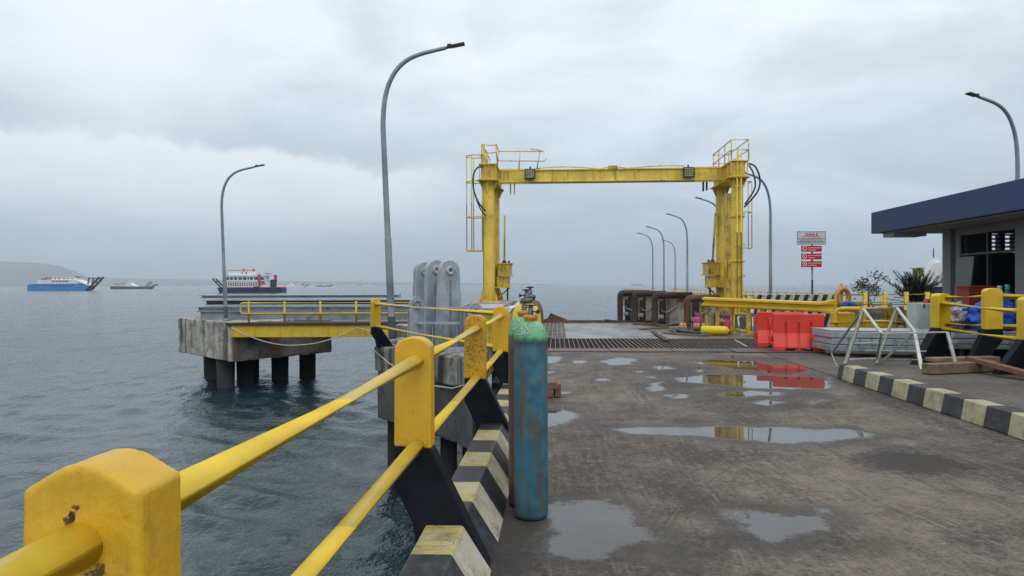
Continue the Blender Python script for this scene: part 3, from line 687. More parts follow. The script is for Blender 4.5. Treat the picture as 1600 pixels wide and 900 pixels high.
# right-hand railing beside the pavement
A_, B_, C_ = Vector((7.86, 13.5, 0)), Vector((8.15, 12.5, 0)), Vector((7.70, 11.0, 0))
fence2 = thing('railing', 'bright yellow railing with fat arched posts on black raking bases before the office', 'railing', C_)
m_ochre2 = mat('bright_yellow_post_paint', (.70, .47, .018), .42, var=.10, scale=2.2, bump=.2, bscale=24, dirt=((.36, .22, .03), .2, 7), chips=((.2, .15, .08), .03, 9))
angAC = math.atan2(-(A_ - C_).x, (A_ - C_).y)
post(fence2, A_, angAC + R(18), .0, 1.42, .80, -1, m_ochre2, w=.27, t=.2, base_reach=.55)
post(fence2, B_, R(-10), .24, 1.52, .83, -1, m_ochre2, w=.27, t=.18, base_reach=.26)
post(fence2, C_, angAC, .24, 1.40, .77, -1, m_ochre2, w=.22, t=.16, base_reach=.36)
m_rail2 = mat('bright_yellow_rail_paint', (.70, .50, .03), .35, var=.08, scale=3, bump=.06, dirt=((.4, .26, .04), .15, 10))
for zA, zC in ((1.24, 1.17), (.775, .75)):
    rail(fence2, [A_ + Vector((-.02, -.02, zA)), C_ + Vector((-.05, 0, zC))], .052, m=m_rail2)
    rail(fence2, [C_ + Vector((0, 0, zC)), D(7.0, 8.0, zC)], .052, m=m_rail2)
for zA, zB in ((1.34, 1.38), (.86, .87)):
    rail(fence2, [A_ + Vector((.05, .02, zA)), B_ + Vector((0, 0, zB))], .05, m=m_rail2)
    rail(fence2, [B_ + Vector((0, 0, zB)), B_ + Vector((3.2, -1.2, zB - .04))], .05, m=m_rail2)

# ================================================================== NEAR MOORING BLOCK
blk = thing('mooring_block', 'weathered concrete mooring block behind the near railing with black piles under it', 'mooring block', (-2, 16, 0))
cap = [(-3.02, 16.1), (-1.0, 13.5), (-.55, 12.45), (-.45, 18.4), (-2.9, 18.9)]
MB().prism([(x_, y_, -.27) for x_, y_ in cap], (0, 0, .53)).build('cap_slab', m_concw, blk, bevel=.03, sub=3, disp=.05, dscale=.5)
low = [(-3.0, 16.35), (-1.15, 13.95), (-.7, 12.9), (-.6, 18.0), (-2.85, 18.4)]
MB().prism([(x_, y_, -1.35) for x_, y_ in low], (0, 0, 1.10)).build('cap_beam', m_concb, blk, bevel=.03, sub=2, disp=.04, dscale=.5)  # dark concrete colour holds the shade below the cap slab
for px_, py_ in ((-2.7, 16.9), (-1.3, 15.0), (-1.0, 17.2), (-2.3, 18.0)):
    MB().tube([(px_, py_, SEA - 2), (px_, py_, -1.33)], .17, 16).build('pile', m_pile, blk)
for s in (3., 7., 11., 15.):
    pass
wp = thing('wharf_piles', 'dark steel piles standing in the water below the wharf edge', 'piles', D(-.3, 8, SEA))
for s in (2., 5., 8., 11., 14., 17.):
    for dx in (-.35, 2.2, 4.5):
        MB().tube([D(dx, s, SEA - 2), D(dx, s, -1.0)], .2, 14).build('pile', m_pile, wp)

# galvanised hinge frame on the block
hf = thing('steel_hinge_frame', 'grey galvanised hinge frame with three tall rounded lug plates', 'steel frame', P(690, 540, 15.6))
nrm = Vector((.50, -.866, 0)).normalized(); tng = Vector((-nrm.y, nrm.x, 0)); tng = Vector((.866, .5, 0))
def lug(c, w0, w1, zb, zt, th, hole):
    """upright plate with a rounded head; w0 base half width, w1 head half width"""
    poly = [(-w0, zb), (w0, zb)]
    for i in range(0, 13):
        a = math.pi * i / 12; poly.append((w1 * math.cos(a), zt - w1 + w1 * math.sin(a)))
    o = MB().prism([c + tng * x + Vector((0, 0, z)) - nrm * th / 2 for x, z in poly], nrm * th).build('lug_plate', m_galv, hf, bevel=.008)
    hc = c + Vector((0, 0, zt - w1))
    mb = MB(); mb.lathe([(.031, 0), (.031, .03), (.09, .03), (.10, .02), (.10, 0)], hc + nrm * th / 2, 24, nrm)
    mb.build('boss_ring', m_galv, o)
    mb = MB(); mb.lathe([(.0005, .006), (.03, .006)], hc + nrm * th / 2, 20, nrm); mb.build('pin_hole', m_shipg, o)
    MB().prism([c + nrm * (th / 2) + tng * (-.012), c + nrm * (th / 2) + tng * .012, c + nrm * (th / 2) + tng * .012 + Vector((0, 0, zt - w1 - .2)), c + nrm * (th / 2) - tng * .012 + Vector((0, 0, zt - w1 - .2))], nrm * .03).build('stiffener', m_galvd, o)
lug(P(701, 540, 15.2) * 1 - Vector((0, 0, P(701, 540, 15.2).z)), .29, .215, .26, 2.11, .17, 1)
c2 = P(680, 540, 15.6); lug(Vector((c2.x, c2.y, 0)), .28, .21, .26, 2.13, .17, 1)
c3 = P(662, 540, 16.1); lug(Vector((c3.x, c3.y, 0)), .27, .21, .26, 2.10, .17, 1)
def pl(px, py, Y): return P(px, py, Y)
mb = MB()
a0, a1 = P(637, 540, 16.3), P(752, 540, 15.3)
mb.box((-0.02, -.06, .26), ((a1 - a0).length, .0, 1.02), Matrix.Translation((a0.x, a0.y + .35, 0)) @ Matrix.Rotation(math.atan2(a1.y - a0.y, a1.x - a0.x), 4, 'Z'))
mb.build('back_plate', m_galvd, hf, bevel=.006)
for (xa, xb, zc, th) in ((652, 718, .83, .05), (652, 740, .30, .10), (640, 742, 1.14, .03)):
    p, q = P(xa, 500, 14.95), P(xb, 500, 14.75); p.z = q.z = zc
    MB().bar(p, q, .05, th).build('cross_bar', m_galv, hf, bevel=.004)
for xx in (668, 676, 692, 700, 714):
    p = P(xx, 500, 14.9); MB().bar((p.x, p.y, .26), (p.x, p.y, .82), .016, .05).build('rib', m_galvd, hf)
for (xx, zz_, YY, rr_) in ((650, 1.22, 15.0, .15), (727, 1.06, 15.2, .14), (734, 1.08, 15.0, .15), (741, 1.08, 14.8, .16)):
    c = P(xx, 480, YY); c.z = zz_
    o = MB(); poly = [(-rr_, -.8), (rr_, -.8)] + [(rr_ * math.cos(math.pi * i / 10), rr_ * math.sin(math.pi * i / 10)) for i in range(11)]
    o = o.prism([c + tng * x_ + Vector((0, 0, z_)) for x_, z_ in poly], nrm * .05).build('small_lug', m_galv, hf, bevel=.005)
    MB().lathe([(.03, 0), (.03, .02), (.085, .02), (.09, 0)], c + nrm * .05, 18, nrm).build('boss_ring', m_galvd, o)
tag(MB().lathe([(.05, 0), (.055, .06), (.05, .24), (.035, .26), (.001, .262)], P(717, 471, 16.2) - Vector((0, 0, .02)), 14).build('plastic_bottle', m_tan), 'small cream bottle standing on the grey hinge frame', 'bottle')

# ================================================================== LEFT DOLPHIN, CATWALK, STORED GIRDERS
dol = thing('mooring_dolphin', 'big rust stained concrete platform on thick black piles out in the water', 'dolphin', (-11, 35, 0))
c_near, c_left, c_right = Vector((-11.9, 31.0)), Vector((-16.25, 35.8)), Vector((-8.65, 35.3))
c_far = c_left + c_right - c_near
mb = MB(); mb.prism([(p.x, p.y, -1.62) for p in (c_near, c_right, c_far, c_left)], (0, 0, 1.67)); mb.build('pile_cap', m_conc, dol, bevel=.05, sub=4, disp=.10, dscale=.6)
# stained front skin is the cap's own concrete, cast in a second, rustier lift
e1 = (c_right - c_near).normalized(); nn = Vector((e1.y, -e1.x))
q0, q1 = c_near + e1 * .12, c_right - e1 * .05
MB().prism([(q0.x, q0.y, -1.55), (q1.x, q1.y, -1.55), (q1.x, q1.y, -.5), (q0.x, q0.y, -.5)], (nn.x * .05, nn.y * .05, 0)).build('cap_face', m_concd, dol, bevel=.02, sub=3, disp=.03, dscale=.5)
for (px_, pY) in ((335, 35.0), (352, 32.5), (383, 33.4), (392, 36.8), (437, 34.6), (480, 36.0), (330, 37.5)):
    x_ = (px_ - 800) / F * pY; MB().tube([(x_, pY, SEA - 2), (x_, pY, -1.6)], .40, 20).build('pile', m_pile, dol)

cw = thing('catwalk', 'narrow yellow catwalk bridge with pipe handrail reaching out to the platform', 'catwalk', (-8, 31, 0))
cx0, cx1, cY = -11.85, -4.1, 31.0
MB().box((cx0, cY, -.58), (cx1, cY + .12, -.08)).build('fascia_beam', m_ybeam, cw, bevel=.008)
for xx in np.arange(cx0 + 1., cx1, 1.55): MB().box((xx, cY - .05, -.56), (xx + .03, cY - .002, -.10)).build('stiffener', m_ybeam, cw)
MB().box((cx0 - .2, cY - .08, -.078), (cx1, cY + 1.3, .03)).build('walkway_deck', m_rustd, cw)
MB().box((cx0, cY + 1.1, -.58), (cx1, cY + 1.22, -.08)).build('fascia_beam', m_ybeam, cw)
for row in (0,):
    yy = cY + .05 + row * 1.1
    for px_ in (388, 444, 500, 556, 612):
        x_ = (px_ - 800) / F * cY; MB().tube([(x_, yy, -.0), (x_, yy, 0.93)], .05, 10).build('railing_post', m_yfence, cw)
    xl = (375 - 800) / F * cY
    pts = rounded([(cx1, yy, .86), (xl, yy, .86), (xl, yy, .42), (cx1, yy, .42)], .12)
    MB().tube(pts, .035, 8).build('handrail', m_yfence, cw)
# rope slung along the catwalk
rp = [P(362, 512, 30.9)]
for t in np.linspace(0, 1, 25):
    px_ = 362 + t * 195; py_ = 512 + 28 * math.sin(min(1, t * 1.12) * math.pi * .5) * (1 if t < .6 else 1) if False else 512 + 112 * t * (1 - t) * (1.0 if t < .5 else .98)
    rp.append(P(px_, py_, 30.85))
rp += [P(590, 520, 30.8), P(610, 524, 30.8)]
tag(MB().tube(rp, .022, 6).build('mooring_rope', m_rope), 'thin pale rope sagging below the yellow catwalk', 'rope')
r2 = [Vector((-3.05, 15.9, .25)), Vector((-2.6, 15.4, -.02)), Vector((-2.2, 15.0, -.2)), Vector((-1.6, 14.2, -.33)), Vector((-1.1, 13.5, -.3)), Vector((-.75, 12.6, -.1)), Vector((-.6, 12.1, .22))]
tag(MB().tube(r2, .016, 6).build('mooring_rope', m_rope), 'thin pale rope slung across the face of the near concrete block', 'rope')
gird = [(0.0, .40, 313, 33.6, 640, 'lowest and tallest'), (.42, .60, 310, 33.9, 640, 'second lowest'), (.70, .90, 322, 34.3, 645, 'dark edged third'), (1.0, 1.12, 315, 35.2, 622, 'thin topmost')]
for k, (z0, z1, pxl, Yg, pxr, nm) in enumerate(gird):
    x0_, x1_ = (pxl - 800) / F * Yg, (pxr - 800) / F * Yg
    t = thing('steel_girder', nm + ' grey steel girder stacked behind the yellow catwalk', 'girder', (x0_, Yg, z0), 'steel girders stacked behind the catwalk')
    MB().box((x0_, Yg, z0 + .02), (x1_, Yg + .9, z1)).build('web', m_galvd if k != 2 else m_dark, t, bevel=.01)
    MB().box((x0_ - .1, Yg - .12, z1), (x1_, Yg + 1.0, z1 + .035)).build('flange', m_galv if k != 0 else m_galvd, t)
    MB().box((x0_ - .02, Yg - .10, z0), (x1_, Yg + .98, z0 + .02)).build('flange', m_galvd, t)
# props that carry the thin top girder
for xx in (-12.5, -9., -6.2):
    pass
# foundation under the left leg of the gantry
fnd = thing('gantry_foundation', 'concrete pile foundation in the water under the left gantry leg', 'foundation', (-2, 29, 0))
MB().prism([D(-6.6, 29.6, -1.5), D(-1.5, 25.9, -1.5), D(-1.5, 31.5, -1.5), D(-6.8, 35.5, -1.5)], (0, 0, 1.48)).build('pile_cap', m_conc, fnd, bevel=.04)
MB().dbox(-3.1, -1.65, 26.1, 30.5, -.02, .98).build('pedestal', m_conc, fnd, bevel=.03)
for dx, s in ((-5.8, 31), (-2., 27), (-2, 30.5), (-5.8, 33.5)):
    MB().tube([D(dx, s, SEA - 2), D(dx, s, -1.45)], .4, 16).build('pile', m_pile, fnd)

# ================================================================== STREET LAMPS
def make_lamp():
    t = thing('street_lamp', '', 'street lamp', (0, 0, 0), 'curved steel street lamps')
    pts = [(0, 0, .0), (0, 0, 1.2), (0, 0, 2.4), (0, 0, 2.42), (0, 0, 3.6), (0, 0, 4.8), (.02, 0, 5.25), (.08, 0, 5.65), (.2, 0, 6.0), (.38, 0, 6.28), (.62, 0, 6.48), (.92, 0, 6.6), (1.25, 0, 6.67), (1.52, 0, 6.72)]
    rad = [.088, .083, .078, .07, .066, .060, .058, .056, .054, .052, .050, .048, .045, .042]
    tt = np.arange(len(pts)); fine_t = np.concatenate([[0, 1, 2, 3, 4], np.linspace(5, len(pts) - 1, 40)]); P_ = np.array(pts)
    def cr(a, u):
        i = min(int(u), len(a) - 2); f = u - i; p0, p1, p2, p3 = a[max(i - 1, 0)], a[i], a[i + 1], a[min(i + 2, len(a) - 1)]
        return .5 * (2 * p1 + (p2 - p0) * f + (2 * p0 - 5 * p1 + 4 * p2 - p3) * f * f + (3 * p1 - p0 - 3 * p2 + p3) * f ** 3)
    MB().tube([Vector(cr(P_, u)) for u in fine_t], [float(np.interp(u, tt, rad)) for u in fine_t], 16).build('pole', m_lamp, t, local=True)
    b = MB(); b.box((-.16, -.16, 0), (.16, .16, .025)); b.lathe([(.12, .025), (.12, .09), (.095, .11)], (0, 0, 0), 14); b.build('base_plate', m_lamp, t, local=True)
    h = MB(); M = Matrix.Translation((1.50, 0, 6.715)) @ Matrix.Rotation(R(-9), 4, 'Y')
    h.box((0, -.035, -.02), (.14, .035, .03), M); h.box((.06, -.05, .03), (.16, .05, .07), M); h.box((.12, -.09, -.012), (.46, .09, .03), M)
    h.build('lamp_head', m_dark, t, local=True, bevel=.008)
    return t
lamp0 = make_lamp()
lamps = [(Vector(((613 - 800) / F * 16.9, 16.9, .26)), 0, R(-2.3), 1., 'tallest looking curved lamp post, standing on the near concrete block'),
         (Vector(((353 - 800) / F * 32.4, 32.4, .05)), 0, R(-2.0), 1., 'curved lamp post standing alone on the far left concrete platform'),
         (Vector(((1590 - 800) / F * 21.9, 21.9, 0.)), 180, 0, 1., 'curved lamp post rising behind the navy office roof'),
         (Vector(((1204 - 800) / F * 34.7, 34.7, 0.)), 180, 0, 1., 'curved lamp post just right of the yellow gantry leg'),
         (Vector(((1127 - 800) / F * 45, 45, 0.)), 180, 0, 1., 'lamp post hidden behind the right gantry leg, only its arm showing'),
         (Vector(((1074 - 800) / F * 55, 55, 0.)), 180, 0, 1., 'largest of the lamp posts seen through the gantry'),
         (Vector(((1037.5 - 800) / F * 67, 67, 0.)), 180, 0, 1., 'second tallest of the lamp posts seen through the gantry'),
         (Vector(((1020 - 800) / F * 75, 75, 0.)), 180, 0, 1., 'leftmost lamp post seen through the gantry, above the rusty fenders'),
         (Vector(((1055 - 800) / F * 87, 87, 0.)), 180, 0, 1., 'shortest of the lamp posts seen through the gantry')]
for i, (loc, rz, tilt, sc_, lab) in enumerate(lamps):
    o = lamp0 if i == 0 else copy_tree(lamp0)
    o.location = loc; o.scale = (1, 1, 1.045 if i == 2 else 1); o.rotation_euler = (0, tilt, R(rz) + ((R(18) if i == 2 else R(26)) if rz else 0)); o['label'] = lab

# ================================================================== MOVABLE BRIDGE AND GRATING
m_bridge = bpy.data.materials.new('worn_bridge_plate'); m_bridge.use_nodes = True
nt = m_bridge.node_tree; g = G(nt); b = nt.nodes['Principled BSDF']; loc = g.n('ShaderNodeTexCoord').outputs['Object']
n1 = g.noise(g.mapping(loc, (.8, .35, 1)), 1., 7, .65, .4); n2 = g.noise(loc, 3.5, 8, .7)
c = g.mix(g.smooth(n1, .34, .60), (.09, .10, .115), (.27, .275, .28)); c = g.mix(g.smooth(n2, .54, .70), c, (.10, .085, .07))
c = g.mix(g.smooth(g.math('ADD', g.sep(loc)[0], g.math('MULTIPLY', g.math('SUBTRACT', n2, .5), .7)), 1.55, 1.8), c, g.mix(n2, (.05, .042, .036), (.19, .15, .115)))
g.set(b.inputs['Base Color'], c); g.set(b.inputs['Roughness'], g.math('ADD', .25, g.math('MULTIPLY', n2, .4))); g.set(b.inputs['Normal'], g.bump(n2, .3, .02))
br = thing('movable_bridge', 'movable loading bridge deck of worn pale plate with a steel grating across its near end', 'loading bridge', D(2, 22, 0))
MB().dbox(-.15, 6.2, 22.0, 31.0, -.25, .0).build('deck_plate', m_bridge, br, bevel=.01)
MB().dbox(-1.6, -.15, 22.0, 31.0, -.5, -.3).build('side_tray', m_rustd, br)
MB().dbox(-1.6, 6.2, 17.9, 22.0, -.95, -.8).build('dark_void_sheet', m_pile, br)  # black sheet added so the void below the grating reads dark
gm = MB()
for s in np.arange(18.45, 22.0, .115): gm.dbox(-1.55, 6.15, s, s + .014, -.03, .0)
gm.build('cross_bars', m_rustd, br); gm = MB()
for dx in np.arange(-1.55, 6.2, .125): gm.dbox(dx, dx + .013, 18.45, 22.0, -.045, .004)
m_grate = mat('grating_steel', (.26, .25, .23), .5, metal=.2, var=.3, scale=2, bump=.05, dirt=((.10, .06, .035), .35, 3))
gm.build('grating', m_grate, br)
gm = MB()
for s in np.arange(22.1, 30.6, .14): gm.dbox(-1.5, .28, s, s + .02, .004, .03)
for dx in np.arange(-1.5, .3, .15): gm.dbox(dx, dx + .016, 22.1, 30.5, .006, .032)
gm.build('side_grating', m_grate, br)
for dx in (-1.75, 6.25):
    MB().dbox(dx - .06, dx + .06, 18.2, 31.0, -.7, .12 if dx < 0 else .06).build('side_girder', m_yrust, br, bevel=.01)
MB().dbox(-1.6, 6.3, 31.0, 31.2, -.45, .10).build('end_lip', m_rustd, br)
# steel plates over the joint
m_plate = mat('rusty_floor_plate', (.085, .072, .06), .5, metal=.2, var=.3, scale=1.3, bump=.2, bscale=14, dirt=((.14, .09, .06), .35, 2))
k = 0
for (d0, d1, s0, s1, z1, lab) in ((-.3, 1.25, 17.56, 18.42, .018, 'left rusty floor plate bridging the joint before the grating'), (1.27, 2.75, 17.5, 18.4, .024, 'second floor plate from the left bridging the joint before the grating'),
                                 (2.78, 4.15, 17.6, 18.42, .015, 'third floor plate, wet, bridging the joint before the grating'), (4.18, 6.2, 17.45, 18.42, .022, 'right floor plate at the joint, before the red barriers')):
    tag(MB().dbox(d0, d1, s0, s1, .004, z1).build('floor_plate', m_plate, bevel=.004), lab, 'steel plate', 'floor plates over the bridge joint')
# bent rusty plates at the far edge
for (px_, w_, hgt, lab, mm) in ((868, 1.15, .40, 'bent orange rusty plate sticking up at the far bridge edge', m_rust), (915, 1.5, .10, 'flat dark rusty strip on the far bridge edge', m_rustd), (955, 1.2, .13, 'curled dark rusty strip on the far bridge edge beside the fenders', m_rustd)):
    p = P(px_, 503, 30.4); p.z = .02
    v = [p + Vector((-w_ * .55, 0, 0)), p + Vector((w_ * .6, .05, 0)), p + Vector((w_ * .45, .1, hgt * .25)), p + Vector((-w_ * .1, .15, hgt * .9)), p + Vector((-w_ * .18, .1, hgt)), p + Vector((-w_ * .28, .1, hgt * .45)), p + Vector((-w_ * .52, 0, hgt * .25))]
    tag(MB().prism(v, (.02, .12, .01)).build('rusty_plate', mm), lab, 'rusty plate')

# ================================================================== GANTRY
gan = thing('gantry', 'tall yellow steel portal gantry over the loading bridge', 'gantry', D(2, 27, 0))
DL, DR = -2.5, 6.5
def hcol(dx, s, z0, z1, w=.41):
    """welded column: tube body with flange plates"""
    mb = MB(); c = D(dx, s)
    mb.lathe([(w / 2, z0 + .02), (w / 2, z1)], c, 24)
    o = mb.build('column', m_yellow, gan)
    return o
for (dx, zb) in ((DL, .98), (DR, .55)):
    sgn = 1 if dx < 0 else -1
    for s in (27.0, 29.6):
        o = hcol(dx, s, zb, 5.45)
        # foot with gussets
        mb = MB(); mb.dbox(dx - .34, dx + .34, s - .34, s + .34, zb - .01, zb + .03)
        for a in range(8):
            an = a * math.pi / 4; u = Vector((math.cos(an), math.sin(an), 0)); c = D(dx, s)
            mb.prism([c + u * .22 + Vector((0, 0, zb + .03)), c + u * .33 + Vector((0, 0, zb + .03)), c + u * .33 + Vector((0, 0, zb + .12)), c + u * .22 + Vector((0, 0, zb + .45))], Vector((-u.y, u.x, 0)) * .02)
        mb.build('foot', m_yrust, o)
        mb = MB()
        for a in range(8):
            an = a * math.pi / 4 + .2; u = Vector((math.cos(an), math.sin(an), 0)); c = D(dx, s)
            mb.prism([c + u * .2 + Vector((0, 0, 5.05)), c + u * .36 + Vector((0, 0, 5.40)), c + u * .2 + Vector((0, 0, 5.40))], Vector((-u.y, u.x, 0)) * .02)
        mb.dbox(dx - .37, dx + .37, s - .37, s + .37, 5.40, 5.43); mb.build('head_bracket', m_yrust, o)
        if dx > 0 and s < 28:
            for zc in (2.4, 4.0): MB().lathe([(.23, zc), (.27, zc + .005), (.27, zc + .05), (.23, zc + .055)], D(dx, s), 20).build('collar', m_yellow, o)
    # web between the columns, guide rails
    MB().dbox(dx - .14, dx + .14, 28.0, 28.5, .55, 5.0).build('side_column', m_yrust, gan, bevel=.01) if dx > 0 else MB().dbox(dx - .07, dx + .07, 29.0, 29.35, .98, 5.3).build('side_web', m_yellow, gan)
    # cross member on top of the pair
    mb = MB(); mb.dbox(dx - .30, dx + .30, 26.62, 30.0, 5.43, 5.47); mb.dbox(dx - .33, dx + .33, 26.60, 30.02, 5.97, 6.01); mb.dbox(dx - .22, dx + .22, 26.70, 29.95, 5.47, 5.97)
    mb.build('cross_member', m_yellow, gan, bevel=.006)
    for q in (-.30, -.1, .1, .28): MB().dbox(dx + q - .01, dx + q + .01, 26.61, 26.699, 5.48, 5.96).build('stiffener', m_yellow, gan)
    for s in (27.2, 27.8, 28.9, 29.5):
        for q in (-.30, .221): MB().dbox(dx + q, dx + q + .079, s, s + .02, 5.48, 5.96).build('stiffener', m_yellow, gan)
    # hoist bracket on the inner side of the far column
    i0 = dx + sgn * .20
    def ib(a, b_, s0, s1, z0, z1, nm, mm=m_yrust, par=None, bv=.006):
        lo, hi = sorted((i0 + sgn * a, i0 + sgn * b_)); return MB().dbox(lo, hi, s0, s1, z0, z1).build(nm, mm, par or gan, bevel=bv)
    hb = ib(.0, .50, 28.75, 29.75, 1.98, 2.42, 'hoist_bracket'); ib(-.02, .56, 28.7, 29.8, 2.42, 2.45, 'flange', par=hb, bv=0); ib(-.02, .56, 28.7, 29.8, 1.95, 1.98, 'flange', par=hb, bv=0)
    for q in (.08, .22, .36, .48): ib(q, q + .015, 28.71, 28.749, 1.99, 2.41, 'rib', par=hb, bv=0)
    h2 = ib(-.05 if dx < 0 else -.45, .42, 28.8, 29.7, 1.50, 1.93, 'lower_bracket'); ib(-.3, .46, 28.75, 29.75, 1.47, 1.50, 'flange', par=h2, bv=0)
    for q in (.05, .2, .34): ib(q, q + .015, 28.76, 28.799, 1.51, 1.92, 'rib', par=h2, bv=0)
    MB().bar(D(i0 + sgn * .42, 29.2, 1.48), D(i0 - sgn * .02, 29.2, 1.08), .06).build('strut', m_yrust, gan)
    MB().tube([D(i0 + sgn * .36, 29.0, 1.5), D(i0 + sgn * .36, 29.0, .1)], .035, 8).build('guide_rod', m_rust, gan)
    MB().tube([D(i0 + sgn * .22, 29.2, 2.42), D(i0 + sgn * (.24 if dx < 0 else .10), 29.2, 4.35 if dx < 0 else 4.4)], .035 if dx < 0 else .04, 8).build('screw_rod', m_yellow if dx < 0 else m_yrust, gan)
    mb = MB(); mb.lathe([(.1, 0), (.1, .06), (.06, .08), (.06, .12)], D(i0 + sgn * .22, 29.2, 2.45), 12); mb.lathe([(.04, 0), (.04, .1)], D(i0 + sgn * .42, 28.95, 2.45), 8); mb.build('rod_nut', m_rustd, gan)
# pedestal of the right leg
ped = tag(MB().dbox(5.75, 7.25, 26.0, 30.5, .0, .54).build('concrete_pedestal', m_concb, bevel=.03), 'low dark concrete pedestal under the right gantry leg', 'pedestal')
# main beam
mb = MB(); sB = 28.1; L0, L1 = DL + .225, DR - .225
mb.dbox(L0, L1, sB, sB + .40, 5.55, 5.95); mb.dbox(L0, L1, sB - .06, sB + .46, 5.51, 5.55); mb.dbox(L0, L1, sB - .06, sB + .46, 5.95, 5.99)
mb.build('main_beam', m_yellow, gan, bevel=.004)
for q0_, q1_ in ((L0, L0 + 1.2), (L1 - 1.08, L1)): MB().dbox(q0_, q1_, sB - .04, sB - .002, 5.46, 6.02).build('beam_end_plate', m_yellow, gan)
mb = MB()
for q in np.linspace(L0 + 2.2, L1 - 1.8, 4): mb.dbox(q, q + .02, sB - .05, sB - .002, 5.56, 5.94)
mb.build('stiffener', m_yellow, gan)
cab = [D(L0 + 1.5, sB, 6.03)] + [D(L0 + 1.5 + t * 5.6, sB - .02, 6.03 + .05 * math.sin(t * 9) + (.06 if abs(t - .52) < .06 else 0)) for t in np.linspace(0, 1, 24)]
MB().tube(cab, .022, 6).build('conduit', m_yellow, gan)
MB().dbox(1.95, 2.3, sB - .08, sB + .0, 6.0, 6.1).build('junction_box', m_yrust, gan)
# hanging shackles under the beam
for (dx, ln) in ((-1.77, .42), (-1.62, .42), (5.55, .38), (5.68, .34)):
    MB().bar(D(dx, sB + .2, 5.5), D(dx, sB + .2, 5.5 - ln), .05, .10).build('hanger', m_rustd if dx > 0 else m_yrust, gan)
# floodlights with wire guards
for (dxc, zc) in ((-1.0, 5.80), (4.94, 5.79)):
    f = MB().dbox(dxc - .20, dxc + .20, sB - .25, sB - .10, zc - .19, zc + .19).build('floodlight', m_dark, gan, bevel=.01)
    MB().dbox(dxc - .165, dxc + .165, sB - .256, sB - .2505, zc - .155, zc + .155).build('lens', m_amber, f)
    mb = MB()
    for q in np.linspace(-.165, .165, 6):
        mb.dbox(dxc + q - .006, dxc + q + .006, sB - .275, sB - .257, zc - .165, zc + .165); mb.dbox(dxc - .165, dxc + .165, sB - .285, sB - .2755, zc + q - .006, zc + q + .006)
    mb.build('guard_grid', m_dark, f)
    MB().dbox(dxc - .03, dxc + .03, sB - .1, sB - .06, zc - .05, zc + .3).build('mount', m_dark, f)
def T(pts, r=.022, nm='handrail', mm=m_yellow): return MB().tube([D(*p) for p in pts], r, 7).build(nm, mm, gan)
zt, zm, zb = 6.73, 6.38, 6.01
# left platform rails
T([(-2.72, 29.9, zt), (-2.72, 26.72, zt), (-2.45, 26.72, zt - .05), (-2.15, 26.74, zt - .03)]); T([(-2.72, 29.9, zm), (-2.72, 26.72, zm)]); T([(-2.72, 26.72, zt), (-2.5, 26.72, 6.4), (-2.15, 26.74, 6.42)])
for p in ((-2.72, 26.72), (-2.72, 28.3), (-2.72, 29.9), (-2.52, 26.72)): T([(*p, zb), (*p, zt if p[0] < -2.6 else 6.4)], nm='stanchion')
T([(-2.2, 26.74, zt), (-2.2, 28.05, 6.70), (-.62, 28.05, 6.68), (-.48, 28.05, 6.66)]); T([(-2.2, 27.6, 6.34), (-2.2, 28.05, 6.34), (-.66, 28.05, 6.31), (-.46, 28.05, 6.30), (-.38, 28.0, 6.40)])
for (a, b_, s_) in ((-2.2, -2.15, 26.74), (-2.2, -2.26, 28.05), (-1.38, -1.43, 28.05), (-.62, -.74, 28.05)): T([(b_, s_, zb), (a, s_, 6.70)], nm='stanchion')
T([(-.98, 28.05, 6.76), (-.72, 28.0, 6.74), (-.55, 28.05, 6.69)])
# right platform rails
zt = 6.74
T([(6.22, 29.7, zt), (6.22, 26.66, zt), (6.82, 26.66, zt), (6.82, 29.7, zt)]); T([(6.22, 29.7, zm), (6.22, 26.66, zm), (6.82, 26.66, zm), (6.82, 29.7, zm)]); T([(6.22, 29.7, zt - .01), (6.82, 29.7, zt - .01)]); T([(6.22, 29.7, zm), (6.82, 29.7, zm)])
for p in ((6.22, 29.7), (6.22, 28.7), (6.22, 27.7), (6.22, 26.66), (6.82, 26.66), (6.82, 28.2), (6.82, 29.7)): T([(*p, zb), (*p, zt)], nm='stanchion')
# caged ladder, left; ladder on the right leg
mb = MB(); c = (-2.98, 27.1)
for zc in (2.86, 4.1, 5.4, 6.35):
    mb.tube([D(c[0] + .34 * math.cos(a), c[1] + .34 * math.sin(a), zc) for a in np.linspace(R(20), R(340), 18)], .022, 6)
    mb.bar(D(-2.62, 27.1, zc), D(-2.72, 27.25, zc), .03)
for a in np.linspace(R(40), R(320), 5): mb.tube([D(c[0] + .34 * math.cos(a), c[1] + .34 * math.sin(a), 2.86), D(c[0] + .34 * math.cos(a), c[1] + .34 * math.sin(a), 6.35)], .018, 6)
mb.build('ladder_cage', m_yellow, gan)
mb = MB()
for q in (26.9, 27.3): mb.tube([D(-2.68, q, 1.3), D(-2.68, q, 6.8)], .02, 6)
for zc in np.arange(1.5, 6.6, .3): mb.tube([D(-2.68, 26.9, zc), D(-2.68, 27.3, zc)], .014, 6)
mb.build('ladder', m_yellow, gan)
mb = MB()
for q in (6.42, 6.56): mb.tube([D(q, 26.66, .6), D(q, 26.66, 6.3)], .024, 8)
for zc in (1.9, 3.0, 4.1, 5.1): mb.bar(D(6.36, 26.70, zc), D(6.70, 26.70, zc), .05, .06)
mb.build('conduit', m_yellow, gan)
mb = MB()
for zc in (2.9, 4.2, 5.3): mb.tube(rounded([D(6.70, 27.0, zc), D(7.02, 27.0, zc), D(7.02, 27.5, zc)], .08), .02, 6)
mb.tube([D(7.02, 27.0, 2.9), D(7.02, 27.0, 5.3)], .018, 6); mb.tube([D(7.02, 27.5, 2.9), D(7.02, 27.5, 5.3)], .018, 6); mb.build('ladder_cage', m_yellow, gan)
